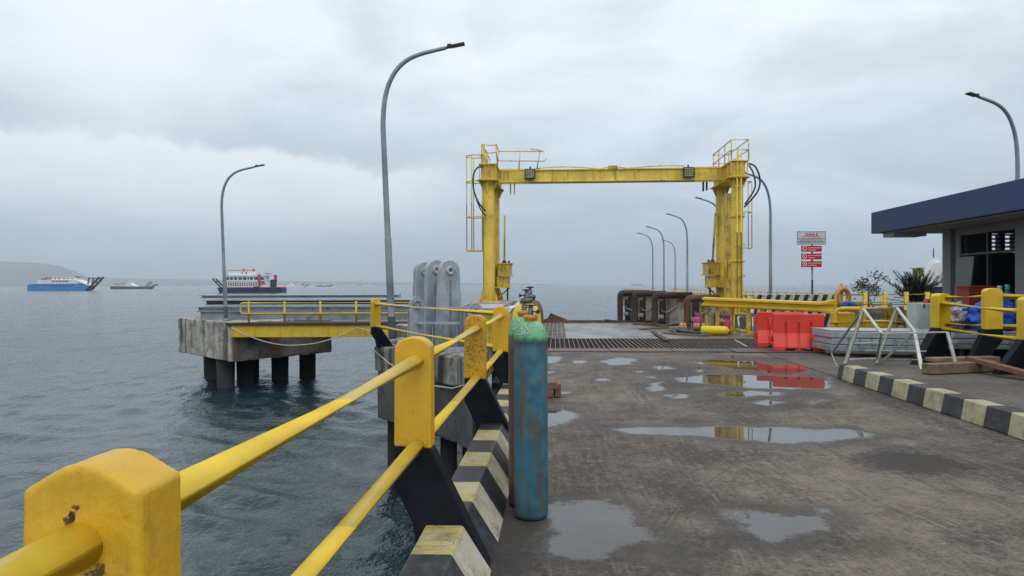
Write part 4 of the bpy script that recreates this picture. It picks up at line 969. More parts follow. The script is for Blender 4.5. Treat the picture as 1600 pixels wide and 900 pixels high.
# black hydraulic hoses
def hose(pts, r=.03):
    v = [D(*p) for p in pts]; out = []
    for i in range(len(v) - 1):
        p0, p1, p2, p3 = v[max(i - 1, 0)], v[i], v[i + 1], v[min(i + 2, len(v) - 1)]
        for k in range(6):
            t = k / 6; out.append(.5 * ((2 * p1) + (p2 - p0) * t + (2 * p0 - 5 * p1 + 4 * p2 - p3) * t * t + (3 * p1 - p0 - 3 * p2 + p3) * t ** 3))
    MB().tube(out + [v[-1]], r, 8).build('cable', m_dark, gan)
hose([(-2.64, 26.6, 5.88), (-2.85, 26.55, 5.85), (-3.0, 26.5, 5.55), (-2.98, 26.5, 5.0), (-2.8, 26.55, 4.55), (-2.6, 26.75, 4.3)]); hose([(-2.9, 26.5, 4.7), (-2.75, 26.52, 4.35), (-2.58, 26.75, 4.12)], .022)
hose([(6.83, 26.7, 5.9), (7.05, 26.6, 5.75), (7.2, 26.6, 5.3), (7.1, 26.6, 4.85), (6.7, 26.8, 4.35)], .032); hose([(6.83, 26.7, 5.85), (6.98, 26.6, 5.5), (7.02, 26.6, 5.0), (6.72, 26.8, 4.45)])

# ================================================================== FENDER FRAMES (rusty pipes, right edge of the bridge)
def make_fender(px, Y, zt, reach, lab, first=None):
    base = P(px, 500, Y); base.z = .0
    t = thing('fender_frame', lab, 'fender', base, 'rusty pipe fender frames')
    r = .125
    MB().tube(rounded([(0, 0, -1.0), (0, 0, zt - r), (reach, .25, zt - r)], .15, 6), r, 14).build('pipe_frame', m_rust if px > 1050 else m_rustd, t, local=True)
    MB().tube([(.40, .5, -1), (.40, .5, zt - .2)], .13, 12).build('pipe_frame', m_rustd, t, local=True)
    MB().box((.52, .35, -.6), (.55 + reach * .62, .6, zt - .2)).build('concrete_panel', m_conc, t, local=True, bevel=.03, sub=3, disp=.08, dscale=.3)
    MB().tube([(.18, .2, .75), (.32, .15, .55), (.5, .15, .48), (.75, .28, .62), (.95, .33, .7)], .035, 7).build('chain', m_galvd, t, local=True)
    mb = MB(); mb.box((.16, .15, .95), (.36, .3, 1.12)); mb.box((.18, .15, .25), (.38, .3, .4)); mb.build('bracket', m_galv, t, local=True, bevel=.02)
    return t
make_fender(969, 31.8, 1.36, 1.3, 'leftmost dark pipe fender frame at the far bridge edge')
make_fender(992, 30.4, 1.34, 1.3, 'second pipe fender frame from the left, black pipe with pale concrete')
make_fender(1023, 28.8, 1.30, 1.5, 'third rusty brown pipe fender frame with a hanging chain')
make_fender(1074, 26.6, 1.22, 1.2, 'largest and reddest rusty pipe fender frame, beside the gantry leg')

# ================================================================== THINGS ON THE DECK
# --- gas cylinders by the railing
def cyl(loc, r, h, m_body, m_sh, lab, sh0, valve_dir, mark=False, body_top=None):
    t = thing('gas_cylinder', lab, 'gas cylinder', loc, 'tall gas cylinders by the railing')
    MB().lathe([(.001, .004), (r * .80, .004), (r * .94, .012), (r, .04), (r, sh0)], (0, 0, 0), 40).build('body', m_body, t, local=True)
    k = h - sh0; prof = [(r, sh0)] + [(r * (.30 + .70 * math.cos(a) ** .8), sh0 + k * math.sin(a)) for a in np.linspace(.12, math.pi / 2 - .02, 12)]
    sh = MB().lathe(prof, (0, 0, 0), 40).build('shoulder', m_sh, t, local=True)
    MB().lathe([(.043, h - .02), (.043, h + .012), (.049, h + .016), (.049, h + .038), (.038, h + .044), (.001, h + .044)], (0, 0, 0), 20).build('neck_ring', m_brass if mark else m_steel, t, local=True)
    v = MB(); z0 = h + .05
    v.lathe([(.019, z0 - .01), (.019, z0 + .035), (.013, z0 + .04), (.013, z0 + .052)], (0, 0, 0), 12)
    c, s_ = math.cos(valve_dir), math.sin(valve_dir)
    v.tube([(0, 0, z0 + .015), (c * .055, s_ * .055, z0 + .015)], .013, 10); v.tube([(c * .055, s_ * .055, z0 + .015), (c * .062, s_ * .062, z0 + .015)], .019, 6)
    vo = v.build('valve', m_steel, t, local=True)
    w = MB(); w.torus((0, 0, z0 + .058), (0, 0, 1), .030, .006, 16, 6); w.bar((-.03, 0, z0 + .058), (.03, 0, z0 + .058), .01); w.bar((0, -.03, z0 + .058), (0, .03, z0 + .058), .01); w.lathe([(.001, z0 + .066), (.012, z0 + .066), (.012, z0 + .05)], (0, 0, 0), 10)
    w.build('hand_wheel', m_dark, vo, local=True)
    if mark:
        def onsh(az, hh):
            i = hh; zs = [p[1] for p in prof]; rs = [p[0] for p in prof]; rr_ = float(np.interp(hh, zs, rs)) + .002
            return (rr_ * math.sin(az), -rr_ * math.cos(az), hh)
        def stroke(pts):
            out = []
            for (a0, h0), (a1, h1) in zip(pts[:-1], pts[1:]):
                for k_ in range(6): out.append(onsh(a0 + (a1 - a0) * k_ / 6, h0 + (h1 - h0) * k_ / 6))
            return out + [onsh(*pts[-1])]
        q = MB(); b0 = sh0 + .045
        q.tube(stroke([(-1.0, b0), (-.55, b0 + .075), (.0, b0 + .012), (-1.0, b0)]), .0028, 5)
        q.tube(stroke([(-.62, b0 + .015), (-.62, b0 + .045), (-.42, b0 + .035), (-.42, b0 + .012), (-.62, b0 + .015)]), .0028, 5)
        q.tube(stroke([(.42, b0 + .085), (.50, b0 + .055), (.60, b0 + .05), (.66, b0 + .07), (.62, b0 + .09)]), .0028, 5)
        q.tube(stroke([(.72, b0 + .085), (.86, b0 + .08), (.88, b0 + .06), (.80, b0 + .035), (.98, b0 + .03)]), .0028, 5)
        q.build('chalk_marking', m_chalk, sh, local=True)
    return t
cyl(Pg(829, 808, 0) + Vector((0, .0, 0)), .1165, 1.35, m_cylb, m_cylg, 'nearest gas cylinder, scuffed blue with a green shoulder and white chalk marks', 1.215, R(-30), True)
cyl(Vector((.088, 5.34, 0)), .116, 1.37, m_cylr, m_cylg, 'rust brown gas cylinder with a green shoulder hidden behind the blue one', 1.235, R(20), True)
cyl(Vector((.115, 5.85, 0)), .118, 1.45, m_cylr, m_cyly, 'tall gas cylinder with a chipped yellow shoulder behind the green ones', 1.29, R(200))
cyl(Vector((.155, 6.35, 0)), .116, 1.47, m_cylr, m_cylr, 'rearmost dark gas cylinder, only its black valve showing', 1.33, R(90))
# --- timber blocks beside the cylinders
bp = Pg(866, 622, 0)
for k, (ox, oy, oz, lx, mm, lab) in enumerate(((-.10, 0, .005, .17, m_woodr, 'dark lower brown timber block behind the blue cylinder'), (-.08, .02, .115, .20, m_wood, 'paler upper timber block lying on the dark one'), (.085, .01, .005, .09, m_woodr, 'small upright timber offcut beside the stacked blocks'))):
    t = MB().box((bp.x + ox - .08, bp.y + oy, oz), (bp.x + ox - .08 + lx, bp.y + oy + .45, oz + (.105 if k < 2 else .19))).build('timber_block', mm, bevel=.008); tag(t, lab, 'timber')
# --- red water-filled barriers
def barrier(loc, rz, lab):
    t = thing('road_barrier', lab, 'barrier', loc, 'red plastic road barriers', rz)
    L, H = 1.14, .87
    def prof(e, z0=0.): return [(-.27 + e, z0), (.27 - e, z0), (.265 - e, .10), (.125 - e, .42), (.11 - e, H), (-.11 + e, H), (-.125 + e, .42), (-.265 + e, .10)]
    b = MB(); b.prism([(-L / 2 + .01, y_, z_) for y_, z_ in prof(.05, .07)], (L - .02, 0, 0))
    slots = [-.285, .0, .285]; e0 = -L / 2
    for k, x1 in enumerate([*slots, None]):
        x_end = (x1 - .026) if x1 is not None else L / 2
        b.prism([(e0, y_, z_) for y_, z_ in prof(0., 0. if k in (0, 3) else .0)], (x_end - e0, 0, 0)) if k in (0, 3) else b.prism([(e0, y_, z_) for y_, z_ in prof(0., .075)], (x_end - e0, 0, 0))
        if x1 is not None: e0 = x1 + .026
    b.box((-.10, -.235, 0), (.10, .235, .08))
    b.box((-L / 2 + .0, -.113, H - .20), (L / 2, .113, H + .012))
    b.build('body', m_redbar, t, local=True, bevel=.014)
    for zc in (.20, .60): MB().box((-L / 2 - .09, -.06, zc), (-L / 2 - .002, .06, zc + .16)).build('connector', m_redbar, t, local=True, bevel=.012)
    for zc in (.36, .74): MB().box((L / 2 + .002, -.05, zc), (L / 2 + .03, .05, zc + .1)).build('connector', m_redbar, t, local=True, bevel=.012)
    e = MB()
    for xx in (-.43, .43): e.lathe([(.018, .0), (.024, .004), (.024, -.004)], (xx, -.094, .70), 12, (0, -1, 0))
    e.build('plug', m_shipr, t, local=True)
    return t
p = Pg(1252, 549, 0); barrier((p.x, p.y + .2, 0), R(-16), 'front red plastic barrier with three upright grooves')
p = Pg(1226, 543, 0); barrier((p.x, p.y + .3, 0), R(-14), 'rear red plastic barrier half hidden behind the front one')

# --- yellow W-beam guard rail with a fishtail end
gr = thing('guard_rail', 'yellow corrugated guard rail on posts with a flared fishtail end', 'guard rail', P(1200, 515, 22.8))
gp, gq = P(1100, 477, 24.0), P(1282, 477, 21.4)
gp.z, gq.z = 1.03, .93 + .0
gd = (gq - gp).normalized(); gn = Vector((gd.y, -gd.x, 0)).normalized()
if gn.y > 0: gn = -gn
wp_ = [(.155, 0), (.125, .095), (.07, .10), (.022, .008), (-.022, .008), (-.07, .10), (-.125, .095), (-.155, 0)]
secs = []
Lg = (gq - gp).length
for t_ in (0, .03, .97, 1.0): secs.append((gp + (gq - gp) * t_, 1., 1.))
for (dd, sz, dp) in ((.12, 1.15, .7), (.3, 1.5, .35), (.42, 1.62, .12), (.47, 1.55, .02)): secs.append((gq + gd * dd, sz, dp))
vs, fs = [], []; K = len(wp_)
for (c, sz, dp) in secs:
    for back in (0, 1):
        for (zz_, dd) in wp_: vs.append(c + Vector((0, 0, zz_ * sz)) + gn * (dd * 1.35 * dp - back * .012))
K2 = 2 * K
for i in range(len(secs) - 1):
    for j in range(K - 1):
        fs.append((i * K2 + j, i * K2 + j + 1, (i + 1) * K2 + j + 1, (i + 1) * K2 + j)); fs.append((i * K2 + K + j, i * K2 + K + j + 1, (i + 1) * K2 + K + j + 1, (i + 1) * K2 + K + j))
    for j in (0, K - 1): fs.append((i * K2 + j, i * K2 + K + j, (i + 1) * K2 + K + j, (i + 1) * K2 + j))
mb = MB(); mb.add(vs, fs); mb.build('rail_beam', m_ybeam, gr, bevel=0)
MB().tube(rounded([gp + gn * .03 + Vector((0, 0, -.11)), gp + gn * .02 - gd * .12 + Vector((0, 0, -.12)), gp - gd * .12 + Vector((0, 0, -1.02))], .1), .035, 8).build('end_hoop', m_yrust, gr)
for t_ in (.02, .12, .26, .40, .52, .66, .82):
    c = gp + (gq - gp) * t_ - gn * .06; MB().bar((c.x, c.y, .004), (c.x, c.y, c.z + .1), .12, .09).build('rail_post', m_ybeam if t_ > .3 else m_yrust, gr, bevel=.006)

# --- pink LPG bottles
def lpg(px, py, Y, lab, sc=1.):
    loc = P(px, py, Y); loc.z = max(0., .0)
    t = thing('gas_bottle', lab, 'gas bottle', loc, 'pink gas bottles by the guard rail')
    r, h = .15 * sc, .44 * sc
    MB().lathe([(.001, .03), (r * .85, .03), (r, .09), (r, h * .42), (r * 1.015, h * .45), (r, h * .48), (r, h * .78), (r * .85, h * .93), (r * .4, h), (.001, h)], (0, 0, 0), 24).build('body', m_pink, t, local=True)
    MB().lathe([(r * .82, 0), (r * .82, .05), (r * .79, .05), (r * .79, 0)], (0, 0, 0), 20).build('foot_ring', m_pink, t, local=True)
    c = MB(); c.torus((0, 0, h + .11), (0, 0, 1), r * .62, .012, 18, 6)
    for a in range(3):
        an = a * 2.1; c.bar((r * .62 * math.cos(an), r * .62 * math.sin(an), h * .93), (r * .62 * math.cos(an), r * .62 * math.sin(an), h + .11), .05, .012)
    c.build('collar', m_pink, t, local=True); MB().lathe([(.02, h), (.02, h + .06), (.001, h + .06)], (0, 0, 0), 10).build('valve', m_brass, t, local=True)
lpg(1090, 511, 26.0, 'pink gas bottle left of the guard rail end', 1.05)
lpg(1124, 512, 25.9, 'pink gas bottle farther back behind the guard rail posts')
lpg(1139, 520, 23.6, 'pink gas bottle standing nearest, right of the yellow cylinder', 1.1)

def lying(name, px0, px1, py, Y, r, m_, lab, cat='cylinder', dy=0.):
    a, b_ = P(px0, py, Y), P(px1, py, Y + dy); a.z = b_.z = r + .002
    ax = (b_ - a); L = ax.length
    t = thing(name, lab, cat, (a + b_) / 2 - Vector((0, 0, r)))
    MB().lathe([(.001, 0), (r * .8, .01), (r, .05), (r, L - .12), (r * .8, L - .04), (r * .35, L), (.001, L)], a, 28, ax).build('body', m_, t)
    MB().lathe([(r * .3, L - .01), (r * .3, L + .05), (.001, L + .05)], a, 14, ax).build('neck_ring', m_brass, t)
lying('gas_cylinder', 1095, 1139, 515, 23.2, .145, m_cyly if False else mat('clean_yellow_paint', (.78, .58, .015), .4, var=.06, bump=.03), 'bright yellow gas cylinder lying on the bridge deck', 'gas cylinder', -.3)
lying('gas_cylinder', 1083, 1110, 509, 25.3, .13, m_tan, 'tan gas cylinder lying behind the bright yellow one', 'gas cylinder')
a = P(1113, 505, 24.9); b_ = P(1130, 497, 24.6)
tag(MB().tube([(a.x - .1, a.y, .1), (b_.x, b_.y, .38)], .09, 12).build('wooden_roller', m_tan), 'tan roller leaning among the pink gas bottles', 'roller')
c = P(1067, 508, 26.2); t = thing('float', 'orange yellow float ball on the rusty bridge edge', 'float', (c.x, c.y, 0))
MB().ball((0, 0, .13), .13, 20, .92).build('body', m_orange, t, local=True); MB().torus((0, 0, .13), (1, 0, 0), .127, .012, 24, 6).build('band', m_rustd, t, local=True); MB().lathe([(.05, .23), (.04, .28), (.001, .28)], (0, 0, 0), 12).build('cap', m_conc, t, local=True)
# hoses, pipes and boards lying on the bridge
def on(px, py, z=.05): return Pg(px, py, z)
tag(MB().tube([on(1046, 514), on(1062, 517), on(1078, 519), on(1096, 521), on(1104, 519)], .05, 8).build('hose', m_dark), 'dark hose lying in front of the yellow cylinder', 'hose')
a, b_ = on(1100, 520.5, .07), on(1111, 517.5, .07); t = tag(MB().tube([a, b_], .075, 14).build('blue_pipe', mat('light_blue_plastic', (.05, .20, .42), .4)), 'short light blue pipe offcut before the yellow cylinder', 'pipe')
a, b_ = on(1046, 514, .09), on(1066, 517, .09)
tag(MB().box((a.x, a.y - .2, .01), (a.x + .55, a.y + .1, .17)).build('metal_box', m_alud, bevel=.01), 'flat grey green metal box on the bridge deck', 'box')
boards = [(990, 507, 1060, 504, m_woodr, 'long rusty red board on the far right of the bridge deck'), (1000, 514, 1048, 511, m_wood, 'grey brown board lying across the bridge deck'), (1012, 503, 1090, 499, m_rustd, 'dark plank below the fender frames'),
          (1028, 511, 1060, 506, m_rust, 'orange rusty strip beside the float ball'), (1035, 520, 1110, 524, m_wood, 'pale thin board lying before the dark hose'), (985, 503.5, 1040, 508, m_wood, 'brown board with a broken end on the bridge edge'), (1020, 518, 1042, 532, m_rustd, 'dark rusty angle bar along the pale plate edge')]
for (x0_, y0_, x1_, y1_, mm, lab) in boards:
    tag(MB().bar(on(x0_, y0_, .03), on(x1_, y1_, .045), .16, .035).build('board', mm, bevel=.005), lab, 'board', 'boards strewn on the bridge deck')
tag(MB().bar(on(1148, 531, .012), on(1166, 541, .012), .05, .015).build('metal_strip', m_alu), 'pale metal strip lying on the grating', 'strip')
# --- white trolley frame behind the barriers
t = thing('trolley_frame', 'white tube trolley frame standing left of the red barriers', 'trolley', P(1170, 520, 20.5) * 1)
def w(px, py, Y=20.5): return P(px, py, Y)
mb = MB(); mb.tube([w(1153, 495), w(1156, 522)], .02, 8); mb.tube([w(1153, 495), w(1181, 496)], .02, 8); mb.tube([w(1156, 522), w(1183, 527)], .02, 8); mb.tube([w(1158, 520), w(1172, 505)], .015, 8); mb.build('side_frame', m_white, t)
mb = MB(); mb.tube([w(1176, 496), w(1176, 525, 20.2)], .022, 8); mb.tube([w(1186, 496), w(1187, 526, 20.2)], .022, 8)
for yy in (498, 503, 508, 513, 518, 523): mb.tube([w(1176, yy), w(1187, yy)], .014, 6)
mb.build('ladder_frame', m_alu, t)
mb = MB(); mb.box((w(1178, 500).x, 20.55, w(1178, 522).z), (w(1185, 500).x, 20.6, w(1178, 498).z)); mb.build('mesh_panel', m_galvd, t)

# --- striped wall behind the guard rail
m_swall = stripe_mat('striped_wall_paint', .33, slant=-.35, off=.1, white=(.62, .63, .62))
sw = MB().box((0, 0, 0), (3.05, .22, 1.22)).build('striped_wall', m_swall, bevel=.01); q = P(1181, 460, 26.0); sw.location = (q.x, q.y, 0); tag(sw, 'low white wall with black slanted stripes behind the guard rail', 'wall')
# --- sign post
sg = P(1269, 455, 27.2); t = thing('sign_post', 'grey pole carrying one white notice board over three red prohibition plates', 'sign', (sg.x, sg.y, 0))
MB().tube([(0, 0, 0), (0, 0, 3.5)], .035, 10).build('pole', m_lamp, t, local=True)
def plate(px0, px1, py0, py1, m_, nm):
    a, b_ = P(px0, py1, 27.1), P(px1, py0, 27.1); lo = a - sg; hi = b_ - sg
    o = MB().box((lo.x, -.10, a.z), (hi.x, -.085, b_.z)).build(nm, m_, t, local=True)
    return o, lo.x, hi.x, a.z, b_.z
def text(s, x, z, size, m_, par, align='LEFT', y=-.1035, bold=0.):
    cu = bpy.data.curves.new('lettering', 'FONT'); cu.body = s; cu.size = size; cu.align_x = align; cu.extrude = .001; cu.offset = bold
    tmp = bpy.data.objects.new('lettering_curve', cu); COL.objects.link(tmp); bpy.context.view_layer.update()
    me = bpy.data.meshes.new_from_object(tmp.evaluated_get(bpy.context.evaluated_depsgraph_get())); bpy.data.objects.remove(tmp)
    o = bpy.data.objects.new('lettering', me); COL.objects.link(o); me.materials.clear(); me.materials.append(m_); o.parent = par; o.location = (x, y, z); o.rotation_euler = (R(90), 0, 0)
    return o
o, x0_, x1_, z0_, z1_ = plate(1246, 1290, 362, 382, m_signw, 'notice_board'); cx = (x0_ + x1_) / 2; W_ = x1_ - x0_; H_ = z1_ - z0_
fr = MB()
for (a, b_) in (((x0_, z0_), (x1_, z0_)), ((x0_, z1_), (x1_, z1_)), ((x0_, z0_), (x0_, z1_)), ((x1_, z0_), (x1_, z1_))): fr.bar((a[0], -.095, a[1]), (b_[0], -.095, b_[1]), .02, .025)
fr.build('board_frame', m_galvd, o, local=True)
text('ZONA B', cx, z1_ - H_ * .30, .125, m_txtr, o, 'CENTER', bold=.004)
text('AREA TERBATAS KENDARAAN', cx, z1_ - H_ * .42, .05, m_txtr, o, 'CENTER', bold=.001)
for k, s in enumerate(('YANG BERADA DI DALAM ZONA INI HANYA PETUGAS', 'DAN KENDARAAN SIAP MUAT KE ATAS KAPAL', 'PENUMPANG WAJIB BERADA DI DALAM KENDARAAN', 'SERTA MENJAGA KESELAMATAN DAN KETERTIBAN')): text(s, cx, z1_ - H_ * (.56 + .115 * k), .040, m_txtk, o, 'CENTER', bold=.001)
for k, (y0_, y1_, l1, l2) in enumerate(((384, 393.5, 'DILARANG MEROKOK', 'NO SMOKING'), (396, 405.5, 'DILARANG MEMANCING', 'NO FISHING'), (408, 417.5, 'DILARANG BERENANG', 'NO SWIMMING'))):
    o, x0_, x1_, z0_, z1_ = plate(1252, 1284, y0_, y1_, m_signr, 'prohibition_plate'); zc = (z0_ + z1_) / 2
    text(l1, x0_ + .24, zc + .02, .046, m_txtw, o, bold=.001); text(l2, x0_ + .24, zc - .06, .046, m_txtw, o, bold=.001)
    mb = MB(); mb.torus((x0_ + .12, -.102, zc), (0, 1, 0), .075, .010, 24, 6); mb.bar((x0_ + .07, -.102, zc + .05), (x0_ + .17, -.102, zc - .05), .012, .006)
    if k == 0: mb.bar((x0_ + .075, -.102, zc - .02), (x0_ + .15, -.102, zc - .02), .006, .016)
    elif k == 1: mb.bar((x0_ + .09, -.102, zc - .04), (x0_ + .14, -.102, zc + .04), .006, .016)
    else: mb.lathe([(.001, 0), (.02, 0)], (x0_ + .12, -.1025, zc + .015), 12, (0, -1, 0)); mb.bar((x0_ + .08, -.102, zc - .03), (x0_ + .16, -.102, zc - .03), .006, .016)
    mb.build('prohibition_symbol', m_txtw, o, local=True)

# ================================================================== RIGHT SIDE: trestle, timbers, stacks, fences
tr = thing('aluminium_trestle', 'tipped over white aluminium trestle frame lying on the pavement', 'trestle', P(1400, 575, 12.0))
N_ = dict(aL=(1349, 483, 12.9), aR=(1401, 481, 12.9), f1=(1320, 570, 12.25), f2=(1299, 552, 13.6), f2b=(1308, 574, 12.4), fR=(1369, 569, 12.3), nL=(1377, 521, 12.0), nR=(1429, 518.5, 12.1), nT=(1480, 519, 11.9), b1=(1440, 578.5, 11.6), b2=(1496, 578, 11.65), dk=(1373, 570, 12.4),
          r1a=(1334, 537, 12.5), r1b=(1378, 535, 12.6), r2a=(1326, 562, 12.3), r2b=(1370, 560, 12.35), r3a=(1352, 548, 12.7), r3b=(1448, 549, 12.3), r4a=(1360, 563, 12.5), r4b=(1443, 562, 12.2))
V_ = {k: P(*v) for k, v in N_.items()}
def tb(a, b_, mm=m_alu, wd=.07): wd *= .62; MB().bar(V_[a], V_[b_], wd, wd * .8).build('tube', mm, tr, bevel=.006)
for a, b_, mm, wd in (('aL', 'f1', m_alud, .085), ('aL', 'f2', m_alud, .06), ('aL', 'aR', m_alud, .06), ('aR', 'fR', m_alud, .075), ('aR', 'nR', m_alu, .075), ('aL', 'nL', m_alu, .075), ('r1a', 'r1b', m_alu, .05), ('r2a', 'r2b', m_alu, .05),
                   ('nL', 'nT', m_alu, .05), ('nR', 'b1', m_alu, .09), ('nT', 'b2', m_alu, .075), ('b1', 'b2', m_alu, .06), ('nR', 'dk', m_alud, .075), ('f2', 'f2b', m_alud, .04), ('r3a', 'r3b', m_alu, .04), ('r4a', 'r4b', m_alud, .04), ('nL', 'r2b', m_alud, .05)): tb(a, b_, mm, wd)
# timbers
tag(MB().bar(P(1434, 588, 11.2) * 1, P(1500, 588, 11.6), .14, .12).build('timber_beam', m_wood, bevel=.008), 'grey timber beam lying under the trestle frame', 'timber')
a, b_ = P(1448, 590, 11.0), P(1556, 586, 11.4); a.z = b_.z = .24 + .085
tag(MB().bar(a, b_, .2, .15).build('timber_beam', m_wood, bevel=.01), 'thick brown timber beam in front of the trestle', 'timber')
a, b_ = P(1452, 577, 12.0), P(1555, 577, 12.2); a.z = b_.z = .24 + .12
tag(MB().bar(a, b_, .22, .06).build('timber_plank', mat('yellowish_timber', (.25, .19, .10), .8, var=.2, dirt=((.1, .08, .05), .3, 6)), bevel=.006), 'yellowish plank lying behind the brown timber', 'timber')
a, b_ = P(1514, 580, 11.4), P(1640, 612, 9.9); a.z = .44; b_.z = .30
tag(MB().bar(a, b_, .13, .07).build('timber_plank', m_woodr, bevel=.006), 'long reddish plank slanting down to the right edge', 'timber')
# galvanised pontoon-like stacks
def gstack(x0_, x1_, Y, z0, z1, lab, slope=0.):
    t = thing('galvanised_panel_stack', lab, 'metal stack', ((x0_ + x1_) / 2, Y, z0))
    n = 10
    for k in range(3):
        za, zb_ = z0 + (z1 - z0) * k / 3, z0 + (z1 - z0) * (k + 1) / 3 - .012
        top = []
        poly = [(x0_ + .05 * (k % 2), Y, za), (x1_ - .0, Y - slope, za), (x1_, Y - slope, zb_), (x0_ + .05 * (k % 2), Y, zb_)]
        MB().prism(poly, (0, 1.0, 0)).build('panel', (m_galvd, m_galv, m_galv)[k], t, bevel=.015)
    for q in np.arange(x0_ + .35, x1_ - .1, .22): MB().box((q, Y - slope * (q - x0_) / (x1_ - x0_) - .02, z0 + .02), (q + .03, Y - slope * (q - x0_) / (x1_ - x0_) - .001, z1 - .16)).build('rib', m_galvd, t)
    MB().prism([(x0_ + .02, Y + .02, z1), (x1_, Y + .02 - slope, z1), (x1_, Y + .02 - slope, z1 + .02), (x0_ + .02, Y + .02, z1 + .02)], (0, 1.1, 0)).build('top_sheet', m_alu, t)
gstack(P(1297, 520, 16.2).x, P(1450, 520, 16.2).x, 16.2, .12, .56, 'stack of grey galvanised panels behind the aluminium trestle', .6)
gstack(P(1490, 520, 14.8).x, P(1640, 520, 14.8).x, 14.8, .28, .60, 'stack of galvanised panels behind the yellow posts at the right', .3)
# cabinet
a = P(1431, 474, 16.8); b_ = P(1455, 515, 16.8)
t = thing('metal_cabinet', 'pale grey metal cabinet beside the left yellow post', 'cabinet', ((a.x + b_.x) / 2, 16.8, 0))
MB().box((a.x, 16.8, 0.), (b_.x, 17.2, a.z)).build('body', m_box, t, bevel=.01); MB().box((a.x + .02, 16.785, .3), (b_.x - .02, 16.799, a.z - .03)).build('door', m_box, t, bevel=.004); MB().box((a.x + .16, 16.76, a.z - .10), (a.x + .19, 16.784, a.z - .02)).build('hasp', m_dark, t)
# small red cap box on it
tag(MB().box((b_.x - .04, 16.9, a.z + .004), (b_.x + .10, 17.05, a.z + .10)).build('red_cup', m_shipr, bevel=.02), 'small red cup standing on the grey cabinet', 'cup')
# tarp bundle, bag
def lump(c, r, m_, name, lab, cat, seed, rough=.3):
    bm = bmesh.new(); bmesh.ops.create_icosphere(bm, subdivisions=5, radius=1.)
    for v in bm.verts:
        n = mnoise.fractal(v.co * 1.7 + Vector((seed, 0, 0)), .9, 2., 5) * rough; rd = mnoise.noise(v.co * 6 + Vector((0, seed, 0)))
        v.co = Vector((v.co.x * r[0], v.co.y * r[1], max(-.85, v.co.z) * r[2])) * (1 + n + .05 * abs(rd))
    me = bpy.data.meshes.new(name); bm.to_mesh(me); bm.free(); me.polygons.foreach_set('use_smooth', [True] * len(me.polygons)); me.materials.append(m_)
    o = bpy.data.objects.new(name, me); COL.objects.link(o); o.location = c; return tag(o, lab, cat)
c = P(1548, 500, 13.9); lump(Vector((c.x, c.y, .98)), (.50, .32, .30), m_tarp, 'tarpaulin_bundle', 'crumpled bright blue tarpaulin bundle behind the yellow posts', 'tarpaulin', 3.)
c = P(1497, 498, 14.2); lump(Vector((c.x, c.y, .98)), (.20, .2, .24), m_bag, 'plastic_bag', 'crumpled silver bag left of the blue tarpaulin', 'bag', 8., .4)
# table carrying crate and bottles
t = thing('work_table', 'plain low table behind the railing, carrying the red crate and bottles', 'table', P(1545, 500, 15.4))
x0_, x1_ = P(1495, 460, 15.2).x, P(1640, 460, 15.2).x
MB().box((x0_, 15.1, 1.02), (x1_, 15.9, 1.07)).build('table_top', m_wood, t)
for xx in (x0_ + .1, x1_ - .1):
    for yy in (15.2, 15.8): MB().box((xx - .03, yy - .03, .0), (xx + .03, yy + .03, 1.02)).build('leg', m_wood, t)
MB().box((x0_, 15.95, 0.), (x1_, 16.0, 1.0)).build('back_board', m_dark, t)
a = P(1509, 449, 15.3); t = thing('plastic_crate', 'orange red plastic crate on the table under the office window', 'crate', (a.x + .25, 15.4, 1.07))
mb = MB(); W_, D_, H_ = .50, .4, .45
mb.box((a.x, 15.2, 1.072), (a.x + W_, 15.2 + D_, 1.072 + H_))
for z_ in (.12, .30): mb.box((a.x + .05, 15.185, 1.072 + z_), (a.x + .22, 15.199, 1.072 + z_ + .03)); mb.box((a.x + .29, 15.185, 1.072 + z_), (a.x + .46, 15.199, 1.072 + z_ + .03))
for xx in (0, .24, .47): mb.box((a.x + xx, 15.19, 1.072), (a.x + xx + .04, 15.199, 1.072 + H_)); 
mb.box((a.x - .03, 15.17, 1.072 + H_), (a.x + W_ + .03, 15.24 + D_, 1.072 + H_ + .03))
mb.build('body', mat('orange_red_plastic', (.20, .026, .012), .5, var=.15), t)
for (px_, hh, lab, mc) in ((1574, .42, 'large dark blue water bottle with a teal cap on the table', m_teal), (1562, .40, 'dark blue water bottle with a grey cap beside the teal capped one', m_galv)):
    c = P(px_, 450, 15.3 + (.1 if px_ < 1570 else 0)); t = thing('water_bottle', lab, 'water bottle', (c.x, c.y, 1.072))
    MB().lathe([(.001, 0), (.125, 0), (.135, .03), (.135, hh * .62), (.12, hh * .72), (.05, hh * .86), (.035, hh * .9), (.035, hh)], (0, 0, 0), 24).build('body', m_jug, t, local=True)
    MB().lathe([(.045, hh * .93), (.05, hh * 1.15), (.04, hh * 1.2), (.001, hh * 1.2)], (0, 0, 0), 16).build('cap', mc, t, local=True)
c = P(1541, 452, 14.2); 
tag(MB().lathe([(.001, .10), (.05, .095), (.09, .06), (.105, 0), (.10, -.04)], (c.x, c.y + .9, 1.49), 20).build('white_bowl', m_white), 'white upturned bowl showing over the middle yellow post', 'bowl') if False else None

